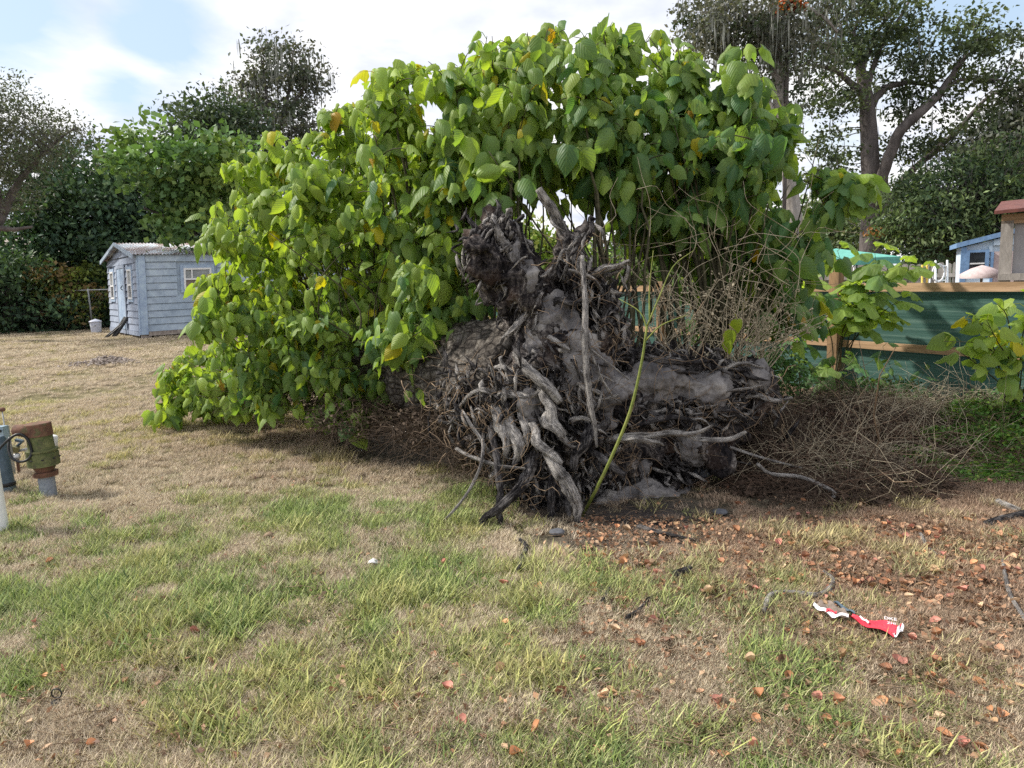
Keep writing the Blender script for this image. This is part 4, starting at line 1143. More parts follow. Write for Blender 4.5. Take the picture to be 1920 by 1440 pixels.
# thin arching dead vines in the opening
r = np.random.default_rng(8); g = Geo()
for k in range(60):
    x0, y0 = r.uniform(1120, 1500), r.uniform(430, 640); Yk = r.uniform(5.0, 5.7)
    pts = [(x0, y0, Yk)]; a = r.uniform(-2.8, .4)
    for s in range(4):
        pts.append((pts[-1][0] + math.cos(a) * 38, pts[-1][1] + math.sin(a) * 38, Yk + r.normal(0, .05))); a += r.normal(0, .5)
    V, Q, T, U = tube(path(pts, 3), [.003, .0015], 3); g.add(V, Q, T, U)
me = g.build('vine_tangle', M['twig_pale']); tag(obj('vine_tangle', me), 'tangle of thin dry vines hanging right of the upright stumps', 'vines', kind='stuff')

# ================================================================== BRUSH ON THE RIGHT
def brush(name, label, ells, n, mat, L=(.15, .5), rad=(.0012, .0035), seed=0, grav=-.1, leafn=0, leafmat=None, leafcol=None, lsize=(.02, .04)):
    r = np.random.default_rng(seed); g = Geo()
    tot = sum(e[3] * e[4] for e in ells)
    for (px_, py_, Y, rx, rz, ry) in ells:
        c = at(px_, py_, Y); R_ = np.array([rpx(rx, Y), ry, rpx(rz, Y)])
        for k in range(int(n * rx * rz / tot)):
            d = norm(r.normal(0, 1, 3)); p = c + d * R_ * r.uniform(.3, 1.0) ** .5
            h = float(gz(p[0], p[1])); p[2] = max(p[2], h + r.uniform(0, .08))
            dr = norm(r.normal(0, 1, 3) * [1, 1, .5]); pts = [p]; Lk = r.uniform(*L) / 4
            for s in range(4):
                q = pts[-1] + dr * Lk; q[2] = max(q[2], float(gz(q[0], q[1])) + .005); pts.append(q); dr = norm(dr + r.normal(0, .35, 3) + [0, 0, grav])
            V, Q, T, U = tube(pts, [r.uniform(*rad), rad[0]], 3); g.add(V, Q, T, U, np.array([.10, .065, .045]) * r.uniform(.5, 2.2))
        for k in range(int(leafn * rx * rz / tot)):
            d = norm(r.normal(0, 1, 3)); p = c + d * R_ * r.uniform(.4, 1.02)
            h = float(gz(p[0], p[1])); p[2] = max(p[2], h + r.uniform(0, .05))
            s = r.uniform(*lsize); Rm = euler(*r.uniform(0, 6.28, 3)); 
            V = np.array([[-.35, 0, .1], [0, -.6, 0], [.35, 0, .1], [0, .6, 0]]) * s
            g.add(V @ Rm.T + p, None, [[0, 1, 2], [0, 2, 3]], None, leafcol(r) if leafcol else None)
    me = g.build(name, None); me.materials.append(mat)
    return tag(obj(name, me), label, 'brush' if 'brush' in name else 'weeds', kind='stuff')
browns = lambda r: np.array([.058, .040, .030]) * r.uniform(.4, 2.6)
greens = lambda r: np.array([.075, .16, .03]) * r.uniform(.5, 1.9) * (np.array([1.7, 1.2, 1]) if r.uniform() < .25 else 1)
m, t = new_mat('brown_tint'); M['tinted'] = m
a = t.node('ShaderNodeAttribute', attribute_name='tint').outputs['Color']; out(t, pbsdf(t, a, .85, None, .2))
brush('dark_brush', 'dark tangle of twigs and dead vines in shade right of the root plate', [(1600, 960, 4.7, 200, 20, .3), (1440, 820, 6.0, 90, 70, .6), (1540, 800, 6.6, 130, 70, .7), (1660, 800, 6.9, 130, 55, .7), (1780, 810, 6.7, 130, 50, .7), (1880, 830, 6.2, 90, 60, .6), (1400, 850, 5.6, 70, 60, .4)], 6500, M['twig_dark'], seed=1, leafn=0)  # dark twig colour stands in for the shade on the heap
brush('leafy_brush', 'dark reddish-brown withered foliage heaped beside the root plate', [(1440, 905, 5.3, 80, 40, .45), (1420, 850, 5.6, 60, 40, .45), (1520, 940, 5.0, 100, 20, .45), (1660, 945, 5.1, 110, 16, .4), (1400, 930, 5.0, 50, 16, .3), (1600, 880, 5.6, 60, 30, .4), (1730, 890, 5.6, 60, 34, .4), (1550, 820, 6.3, 140, 60, .6), (1700, 830, 6.5, 150, 45, .6), (1640, 960, 4.8, 150, 22, .35)], 2200, M['tinted'], seed=2, leafn=60000, leafcol=browns, lsize=(.02, .05))  # brown leaves, coloured darker to carry the heap's shade
brush('straw_brush', 'straw coloured dead vines and twigs lying over the dark brush', [(1620, 780, 6.3, 170, 50, .6), (1760, 800, 6.2, 130, 50, .6), (1600, 900, 5.3, 160, 50, .5), (1740, 880, 5.4, 110, 44, .5), (1640, 900, 5.0, 100, 40, .5), (1500, 880, 5.2, 100, 50, .4), (1800, 760, 6.7, 120, 35, .5)], 1300, M['twig_pale'], seed=3, L=(.15, .8), rad=(.0009, .0026))
brush('undergrowth_weeds', 'low dry undergrowth below the leafy shoots left of the trunk', [(700, 780, 6.3, 130, 40, .5), (820, 800, 5.6, 90, 50, .4), (560, 740, 7.2, 150, 40, .6), (900, 850, 5.0, 50, 40, .3)], 1900, M['twig_dark'], seed=4, leafn=4500, leafcol=browns)
ivy = brush('green_weeds', 'bright small-leaved green weeds at the right edge in front of the mesh fence', [(1870, 840, 5.5, 75, 50, .4), (1895, 900, 5.1, 60, 50, .35), (1850, 780, 6.1, 80, 30, .4), (1780, 830, 5.7, 60, 30, .35), (1935, 940, 4.9, 60, 30, .3), (1890, 935, 4.9, 70, 30, .3), (1920, 800, 5.8, 50, 50, .3)], 700, M['foliage'], seed=5, leafn=22000, leafcol=greens, lsize=(.018, .04))
brush('ground_weeds', 'small dark green weeds growing at the bottom of the green mesh', [(1560, 770, 7.6, 130, 30, .4), (1700, 770, 7.4, 110, 30, .4), (1850, 760, 6.9, 70, 30, .4), (1440, 700, 7.0, 80, 50, .5), (1640, 730, 7.8, 100, 24, .3)], 300, M['foliage'], seed=6, leafn=7000, leafcol=lambda r: np.array([.05, .11, .03]) * r.uniform(.5, 1.8), lsize=(.02, .05))

brush('branch_brush', 'thicker broken dead branches mixed through the brush heap', [(1460, 850, 5.8, 90, 50, .5), (1600, 840, 6.0, 120, 50, .6), (1740, 850, 5.8, 120, 45, .5), (1650, 910, 5.2, 120, 25, .4)], 55, M['twig_dead'], seed=13, L=(.4, 1.3), rad=(.003, .008), grav=-.02)
brush('tuft_weeds', 'grassy green tufts growing through the brush heap', [(1590, 900, 5.1, 60, 20, .3), (1730, 860, 5.4, 50, 25, .3), (1770, 900, 5.1, 60, 22, .3), (1680, 940, 4.9, 60, 14, .3), (1830, 950, 4.9, 60, 20, .3)], 60, M['foliage'], seed=14, leafn=3000, leafcol=greens, lsize=(.015, .04))
# sticks on the ground and leaning in the brush, each a thing
def stick(label, pts, rads, mat='root_pale', name='stick', lift=None, branches=()):
    P0 = []
    for p in pts:
        if len(p) == 3: P0.append(at(*p))
        else:
            q = gnd(*p); q[2] += .030; P0.append(q)
    o0 = P0[0].copy()
    th_ = thing(name, label, 'stick', o0)
    g = Geo(); P0 = np.array(P0)
    V, Q, T, U = tube(catmull(P0, 5), np.array(rads) * 1.35, 7, .10, len(label)); g.add(V, Q, T, U); part('wood', g, M[mat], th_)
    for b in branches:
        Pb = []
        for p in b:
            if len(p) == 3: Pb.append(at(*p))
            else: q = gnd(*p); q[2] += .012; Pb.append(q)
        g = Geo(); V, Q, T, U = tube(catmull(np.array(Pb), 5), [rads[0] * .8, rads[-1]], 6, .1, 3); g.add(V, Q, T, U); part('side_twig', g, M[mat], th_)
stick('crooked grey-brown stick lying just left of the red litter, its left end hooked down', [(1433, 1158), (1440, 1135), (1452, 1125), (1490, 1124), (1530, 1128), (1552, 1118), (1562, 1098), (1545, 1082)], [.010, .012, .011, .007], 'root_pale')
stick('long thin pale stick sloping down through the brush right of the root plate', [(1368, 838, 5.0), (1420, 856, 5.0), (1480, 872, 5.05), (1505, 878, 5.1)], [.008, .006], 'root_pale')
stick('bent grey stick with forked end on the brown brush below the long pale stick', [(1420, 870, 4.7), (1445, 888, 4.75), (1500, 894, 4.7), (1540, 910, 4.65), (1565, 925, 4.6), (1556, 940, 4.6), (1572, 956, 4.55)], [.009, .011, .009, .006], 'root_pale')
stick('dark straight stick lying on bare soil in front of the root plate', [(1196, 995), (1240, 1008), (1306, 1022)], [.012, .010, .005], 'root_dark')
stick('thick weathered stick end poking in at the right edge of the brown litter', [(1850, 992), (1885, 982), (1935, 970)], [.018, .02, .02], 'root_dark')
stick('short pale broken branch lying above the thick stick at the right edge', [(1870, 948), (1890, 958), (1912, 966)], [.014, .016, .012], 'root_pale')
stick('thin curved twig in orange leaves along the lower right edge', [(1880, 1062), (1886, 1100), (1895, 1130), (1918, 1168), (1935, 1190)], [.008, .007, .006], 'root_pale')
stick('grey leaning stick resting on the top of the brush by the green mesh', [(1815, 765, 6.5), (1832, 790, 6.45), (1846, 806, 6.4)], [.018, .02, .014], 'root_pale')
stick('short forked twig at the top of the leaf litter right of the dry heap', [(1725, 1010), (1740, 1035), (1758, 1052)], [.008, .007], 'root_pale', branches=[[(1725, 1010), (1700, 1004), (1690, 1003)]])
stick('small dark twig half buried in grass in the centre of the lawn', [(1130, 1140), (1140, 1120), (1160, 1095)], [.008, .006], 'root_dark')
stick('dark knobbly twig on the grass right of the half buried one', [(1175, 1170), (1200, 1155), (1222, 1128)], [.007, .009], 'root_dark')
stick('short black chunk of charred wood in the grass below the bare soil', [(1262, 1090), (1285, 1082), (1296, 1076)], [.016, .02, .012], 'root_dark')
stick('rotten reddish root end lying in the grass below the left roots', [(972, 1080), (978, 1060), (988, 1035), (975, 1020)], [.010, .012, .008], 'root_dark')
stick('flat grey-brown root end surfacing in dry grass below the root plate', [(1040, 1030), (1065, 1052), (1092, 1070)], [.012, .014, .010], 'twig_dead')
stick('long pale straw-like twig curving over dry grass right of the litter', [(1740, 1005, 4.3), (1765, 930, 4.6), (1745, 880, 4.9)], [.004, .003], 'twig_dead')

# stones by the hollow
for (x, y, s, lab) in ((1312, 895, .085, 'dark grey rounded stone in the hollow beside the packed soil'), (1350, 965, .05, 'flat small stone lying on the bare soil right of the roots'), (1045, 1003, .05, 'small flat grey chunk below the lowest root')):
    p = gnd(x, y); r_ = np.random.default_rng(int(x))
    V, Q, T = ellipsoid((0, 0, s * .35), (s, s * .8, s * (.8 if s > .08 else .4)), 14, 9)
    V = V * (1 + .10 * r_.normal(0, 1, (len(V), 1)) * .5)
    o = obj('stone', Geo().add(V, Q, T).build('stone', M['stone']), loc=tuple(p)); tag(o, lab, 'stone')
p = gnd(200, 680); r_ = np.random.default_rng(4); g = Geo()
for k in range(260):
    q = r_.normal(0, 1, 2) * [.28, .18]; a = r_.uniform(0, 3.14); L = r_.uniform(.03, .10)
    z = .12 * math.exp(-(q[0] ** 2 * 9 + q[1] ** 2 * 14)) * r_.uniform(.2, 1)
    g.box((q[0], q[1], z + .01), (L, .03, .018), euler(r_.normal(0, .5), r_.normal(0, .5), a))
o = obj('debris_pile', g.build('debris_pile', M['bone'], False), loc=tuple(p)); tag(o, 'small heap of grey debris on the far lawn in front of the shed', 'debris', kind='stuff')



# ================================================================== THE OLD SHED
A = at(268, 632, 18.0); zb = float(gz(A[0], A[1])) + .14
B = at(205, 617, 21.5)
dg = norm(np.array([B[0] - A[0], B[1] - A[1], 0]))     # along the gable wall, away from the corner
ds = np.array([-dg[1], dg[0], 0]); ds = ds if ds[0] > 0 else -ds   # along the side wall
WG, WS, HE, HR = float(np.linalg.norm((B - A)[:2])) - .35, 6.2, 1.94, .37
shed = thing('old_shed', 'weathered pale blue-white gabled shed with rusty corrugated roof at the far left lawn edge', 'shed', (A[0], A[1], zb))
S0 = np.array([A[0], A[1], zb])
lean = np.array([.055, 0, 0])
def sh(u, v, z, outw=0.0):
    """u along side, v along gable, z up from the sill; leaning a little like the old shed does"""
    return S0 + ds * u + dg * v + np.array([0, 0, z]) + lean * z
def quadbox(c4, nrm_, th):
    c4 = np.array(c4); nrm_ = np.asarray(nrm_)
    V = np.vstack([c4, c4 + nrm_ * th])
    return V, [[3, 2, 1, 0], [4, 5, 6, 7], [0, 1, 5, 4], [1, 2, 6, 5], [2, 3, 7, 6], [3, 0, 4, 7]]
def sp(name, quads, nrm_, th, mat, parent=shed, smooth=False, label=None):
    g = Geo()
    for q in quads:
        V, Q = quadbox(q, nrm_, th); g.add(V, Q)
    o = part(name, g, mat, parent, smooth)
    if label: o['label'] = label
    return o
ns_, ng_ = -dg, -ds     # outward normals of side wall and gable wall
# solid core
sp('wall', [[sh(0.02, .02, 0), sh(WS, .02, 0), sh(WS, .02, HE), sh(0.02, .02, HE)]], -ns_, .05, M['shed_white'])
sp('wall', [[sh(.02, 0.02, 0), sh(.02, WG, 0), sh(.02, WG, HE), sh(.02, 0.02, HE)]], -ng_, .05, M['shed_gable'])
g = Geo(); g.add(np.array([sh(.03, .02, HE), sh(.03, WG, HE), sh(.03, WG / 2, HE + HR), sh(.08, .02, HE), sh(.08, WG, HE), sh(.08, WG / 2, HE + HR)]), [[0, 1, 4, 3], [1, 2, 5, 4], [2, 0, 3, 5]], [[0, 2, 1], [3, 4, 5]])
part('wall', g, M['shed_gable'], shed, False)
sp('wall', [[sh(WS, 0.02, 0), sh(WS, WG, 0), sh(WS, WG, HE), sh(WS, 0.02, HE)], [sh(0.02, WG, 0), sh(WS, WG, 0), sh(WS, WG, HE), sh(0.02, WG, HE)]], -ng_, .03, M['shed_white'])
# siding boards: each course a plank that laps over the one below
WX0, WX1, WZ0, WZ1 = 1.02, 1.70, 1.06, 1.60
nb = 10; bh = (HE - .22) / nb
def clap(u0, u1, z0, z1, side, mat):
    f = (lambda u, z, o: sh(u, 0, z) + ns_ * o) if side else (lambda u, z, o: sh(0, u, z) + ng_ * o)
    c = [f(u0, z0, .028), f(u1, z0, .028), f(u1, z1 - .012, .004), f(u0, z1 - .012, .004)]
    i_ = [f(u0, z0, -.01), f(u1, z0, -.01), f(u1, z1 - .012, -.01), f(u0, z1 - .012, -.01)]
    V = np.array(c + i_); g = Geo(); g.add(V, [[0, 1, 2, 3], [7, 6, 5, 4], [0, 4, 5, 1], [1, 5, 6, 2], [2, 6, 7, 3], [3, 7, 4, 0]])
    part('siding_board', g, mat, shed, False)
for i in range(nb):
    z0 = .05 + i * bh; z1 = z0 + bh
    if z1 > WZ0 - .02 and z0 < WZ1 + .06:
        clap(.12, WX0 - .16, z0, z1, True, M['shed_white']); clap(WX1 + .16, WS, z0, z1, True, M['shed_white'])
    else: clap(.12, WS, z0, z1, True, M['shed_white'])
DV0, DV1, DZ1 = 1.70, 2.62, 1.66      # door along the gable
W1 = (.80, 1.26); W2 = (3.15, 3.62)
for i in range(nb + 1):
    z0 = .05 + i * bh; z1 = z0 + bh
    segs = [(.10, WG)]
    def cut(segs, a, b):
        o_ = []
        for s0, s1 in segs:
            if b <= s0 or a >= s1: o_.append((s0, s1)); continue
            if a > s0: o_.append((s0, a))
            if b < s1: o_.append((b, s1))
        return o_
    if z0 < DZ1 + .05: segs = cut(segs, DV0 - .10, DV1 + .10)
    if z1 > .80 and z0 < 1.66:
        segs = cut(segs, W1[0] - .08, W1[1] + .08); segs = cut(segs, W2[0] - .08, W2[1] + .08)
    for s0, s1 in segs: clap(s0, s1, z0, z1, False, M['shed_gable'])
for i in range(3):     # boards in the gable triangle
    z0 = HE + .02 + i * .16; f0 = (z0 + .16 - HE) / HR; v0 = f0 * WG / 2
    if WG / 2 - v0 > .15: clap(v0, WG - v0, z0, z0 + .155, False, M['shed_gable'])
# corner posts, frieze, skirt
sp('corner_trim', [[sh(-.03, -.035, -.02), sh(.13, -.035, -.02), sh(.13, -.035, HE), sh(-.03, -.035, HE)]], ns_, .02, M['shed_trim'])
sp('corner_trim', [[sh(-.032, -.035, -.02), sh(-.032, .11, -.02), sh(-.032, .11, HE), sh(-.032, -.035, HE)]], ng_, .02, M['shed_trim'])
sp('frieze_board', [[sh(.14, -.03, HE - .17), sh(WS, -.03, HE - .17), sh(WS, -.03, HE + .01), sh(.14, -.03, HE + .01)]], ns_, .012, M['shed_white'])
sp('skirt_board', [[sh(.14, -.03, -.06), sh(WS, -.03, -.06), sh(WS, -.03, .045), sh(.14, -.03, .045)]], ns_, .012, M['bone'])
sp('skirt_board', [[sh(-.03, .12, -.06), sh(-.03, WG, -.06), sh(-.03, WG, .045), sh(-.03, .12, .045)]], ng_, .012, M['shed_gable'])
# door of two planks
dr = sp('door', [[sh(-.02, DV0, .06), sh(-.02, (DV0 + DV1) / 2 - .01, .06), sh(-.02, (DV0 + DV1) / 2 - .01, DZ1), sh(-.02, DV0, DZ1)],
                 [sh(-.02, (DV0 + DV1) / 2 + .01, .06), sh(-.02, DV1, .06), sh(-.02, DV1, DZ1), sh(-.02, (DV0 + DV1) / 2 + .01, DZ1)]], ng_, .02, M['shed_trim'])
g = Geo(); V, Q, T, U = tube(catmull([sh(-.06, DV0 + .12, 1.10), sh(-.10, DV0 + .12, 1.15), sh(-.06, DV0 + .12, 1.22)], 4), [.012], 6); g.add(V, Q, T, U)
g.V[0] = g.V[0] - S0; obj('handle', g.build('handle', M['black_plastic']), dr)
sp('door_frame', [[sh(-.03, DV0 - .09, .05), sh(-.03, DV0 - .01, .05), sh(-.03, DV0 - .01, DZ1 + .1), sh(-.03, DV0 - .09, DZ1 + .1)],
                  [sh(-.03, DV1 + .01, .05), sh(-.03, DV1 + .09, .05), sh(-.03, DV1 + .09, DZ1 + .1), sh(-.03, DV1 + .01, DZ1 + .1)],
                  [sh(-.03, DV0 - .005, DZ1 + .015), sh(-.03, DV1 + .005, DZ1 + .015), sh(-.03, DV1 + .005, DZ1 + .1), sh(-.03, DV0 - .005, DZ1 + .1)]], ng_, .02, M['shed_gable'])
def window(f, a0, a1, z0, z1, nrm_, mull=None, blind=M['curtain'], low=M['dark_glass']):
    fr = .045
    zm = z0 + (z1 - z0) * .48
    wq = [[f(a0, z0), f(a0 + fr, z0), f(a0 + fr, z1), f(a0, z1)], [f(a1 - fr, z0), f(a1, z0), f(a1, z1), f(a1 - fr, z1)],
          [f(a0 + fr + .001, z1 - fr), f(a1 - fr - .001, z1 - fr), f(a1 - fr - .001, z1), f(a0 + fr + .001, z1)], [f(a0 + fr + .001, z0), f(a1 - fr - .001, z0), f(a1 - fr - .001, z0 + fr), f(a0 + fr + .001, z0 + fr)],
          [f(a0 + fr + .001, zm - .02), f(a1 - fr - .001, zm - .02), f(a1 - fr - .001, zm + .02), f(a0 + fr + .001, zm + .02)]]
    if mull: wq.append([f(mull - .015, zm + .022), f(mull + .015, zm + .022), f(mull + .015, z1 - fr - .001), f(mull - .015, z1 - fr - .001)])
    wi = sp('window', wq, nrm_, .045, M['white_paint'])
    for nm, za, zc, m_ in (('pane', z0 + fr, zm - .02, low), ('pane', zm + .02, z1 - fr, blind)):
        g = Geo(); V, Q = quadbox([f(a0 + fr, za), f(a1 - fr, za), f(a1 - fr, zc), f(a0 + fr, zc)], nrm_, .012); g.add(V - S0, Q)
        obj(nm, g.build(nm, m_, False), wi)
    t_ = .075; e = .002
    fo = lambda a, z: f(a, z) - nrm_ * .008
    sp('window_trim', [[fo(a0 - t_, z0 - t_), fo(a0 - e, z0 - t_), fo(a0 - e, z1 + t_), fo(a0 - t_, z1 + t_)], [fo(a1 + e, z0 - t_), fo(a1 + t_, z0 - t_), fo(a1 + t_, z1 + t_), fo(a1 + e, z1 + t_)],
                       [fo(a0, z1 + e), fo(a1, z1 + e), fo(a1, z1 + t_), fo(a0, z1 + t_)], [fo(a0, z0 - t_), fo(a1, z0 - t_), fo(a1, z0 - e), fo(a0, z0 - e)]], nrm_, .04, M['shed_trim'])
window(lambda a, z: sh(a, -.005, z), WX0, WX1, WZ0, WZ1, ns_, WX0 + .2, low=M['brown_board'])
window(lambda a, z: sh(-.005, a, z), W1[0], W1[1], .86, 1.62, ng_)
window(lambda a, z: sh(-.005, a, z), W2[0], W2[1], .86, 1.62, ng_)
# corrugated roof sheets
nc_ = 300
for side in (0, 1):
    u = np.linspace(-.14, WS + .1, nc_); g = Geo()
    wv = .017 * np.sin((u + .14) * 2 * math.pi / .085)
    rows = []
    sl = math.hypot(WG / 2, HR)
    for f in (-.06, .5, 1.0):
        v = (WG / 2) * f if side == 0 else WG - (WG / 2) * f
        z = HE + .03 + HR * f
        rows.append(S0 + ds[None] * u[:, None] + dg[None] * v + np.array([0, 0, 1.0])[None] * (z + wv)[:, None] + lean * z)
    V = np.concatenate(rows); V2 = V - np.array([0, 0, .006])
    i = np.arange(2)[:, None] * nc_; j = np.arange(nc_ - 1)[None]
    Q = np.stack([i + j, i + j + 1, i + nc_ + j + 1, i + nc_ + j], -1).reshape(-1, 4)
    g.add(V, Q); g.add(V2, Q[:, ::-1])
    part('roof', g, M['corr'], shed, True)
for side in (0, 1):
    v0 = -.10 if side == 0 else WG + .10
    sp('rake_trim', [[sh(-.15, v0, HE - .09), sh(-.15, WG / 2, HE + HR - .04), sh(-.15, WG / 2, HE + HR + .045), sh(-.15, v0, HE + .01)]], ng_ if side == 0 else ng_, .03, M['shed_white'])
for u_, v_ in ((.1, .1), (2, .1), (4, .1), (6, .1), (.1, 2.2), (.1, 4.2)):
    p = sh(u_, v_, -.10); p[2] = zb - .12
    part('block', Geo().box(p, (.22, .22, .20), rotz(.6)), M['bone'], shed, False)
sp('floor_frame', [[sh(.05, .06, -.05), sh(WS, .06, -.05), sh(WS, WG, -.05), sh(.05, WG, -.05)]], np.array([0, 0, 1.0]), .05, M['brown_board'])

# bucket with tall pole, chair leaning at the shed
p = at(181, 622, 21.6); p[2] = gz(p[0], p[1])
bk = thing('bucket', 'white plastic bucket on the lawn left of the shed', 'bucket', p)
g = Geo(); V, Q, T, U = tube(np.array([p, p + [0, 0, .02], p + [0, 0, .30], p + [0, 0, .36]]), [.13, .135, .155, .16], 20); g.add(V, Q, T, U); part('body', g, M['bucket'], bk)
g = Geo(); V, Q, T, U = tube(np.array([p + [0, 0, .325], p + [0, 0, .35], p + [0, 0, .362]]), [.172, .175, .165], 20); g.add(V, Q, T, U); part('rim', g, M['bucket'], bk)
g = Geo(); V, Q, T, U = tube(catmull([p + [-.165, -.02, .32], p + [0, -.2, .20], p + [.165, -.02, .32]], 5), [.006], 5); g.add(V, Q, T, U); part('handle', g, M['galv'], bk)
p = at(212, 628, 19.2); p[2] = gz(p[0], p[1])
ch = thing('folding_chair', 'black folded chair leaning against the shed door wall', 'chair', p)
tpos = p + dg * -.1 + ds * .75 + np.array([0, 0, 1.02])
for k in (-1, 1):
    o_ = dg * .14 * k
    g = Geo(); V, Q, T, U = tube(catmull([p + o_, p + o_ + (tpos - p) * .5 + [0, 0, .03], tpos + o_], 4), [.035, .045, .05], 7); g.add(V, Q, T, U); part('leg', g, M['black_plastic'], ch)
    g = Geo(); V, Q, T, U = tube(catmull([p + o_ * .8 + ds * -.20, p + o_ * .8 + (tpos - p) * .42, tpos + o_ * .8 - (tpos - p) * .1 + [0, 0, .04]], 4), [.02, .03, .03], 7); g.add(V, Q, T, U); part('leg', g, M['black_plastic'], ch)
g = Geo(); q = [p + (tpos - p) * .4 - dg * .14, p + (tpos - p) * .4 + dg * .14, p + (tpos - p) * .88 + dg * .14, p + (tpos - p) * .88 - dg * .14]
V, Q = quadbox(q, norm(np.array([-.5, -.5, .8])), .05); g.add(V, Q); part('seat', g, M['black_plastic'], ch, False)
g = Geo(); V, Q, T, U = tube(catmull([tpos - dg * .16, tpos + [0, 0, .10], tpos + dg * .16], 5), [.05, .06, .05], 8); g.add(V, Q, T, U); part('backrest', g, M['black_plastic'], ch)

# ================================================================== CHAIN LINK FENCE AT THE FAR LEFT
cf0, cf1 = at(-260, 620, 24.5), at(214, 620, 23.2)
cf0[2] = cf1[2] = .33
cl = thing('chain_link_fence', 'grey chain-link fence with thin top rail before the dark hedge at far left', 'fence', cf1)
g = Geo(); V, Q, T, U = tube(np.array([cf0 + [0, 0, 1.28], cf1 + [0, 0, 1.28]]), [.022], 6); g.add(V, Q, T, U); part('top_rail', g, M['galv'], cl)
Lc = np.linalg.norm(cf1 - cf0); dc = norm(cf1 - cf0)
for f in (0, .3, .6, .92):
    q = cf0 + dc * Lc * f
    g = Geo(); V, Q, T, U = tube(np.array([q, q + [0, 0, 1.32]]), [.03], 8); g.add(V, Q, T, U); part('post', g, M['galv'], cl)
g = Geo(); stp = .11
for k in range(int(Lc / stp)):
    for s in (1, -1):
        a = cf0 + dc * (k * stp); b = a + dc * s * 1.2 * .9 + [0, 0, 1.25]
        if 0 < (k * stp + s * 1.08) < Lc:
            V, Q, T, U = tube(np.array([a, b]), [.002], 3); g.add(V, Q, T, U)
part('wire_mesh', g, M['galv'], cl, kind='stuff')

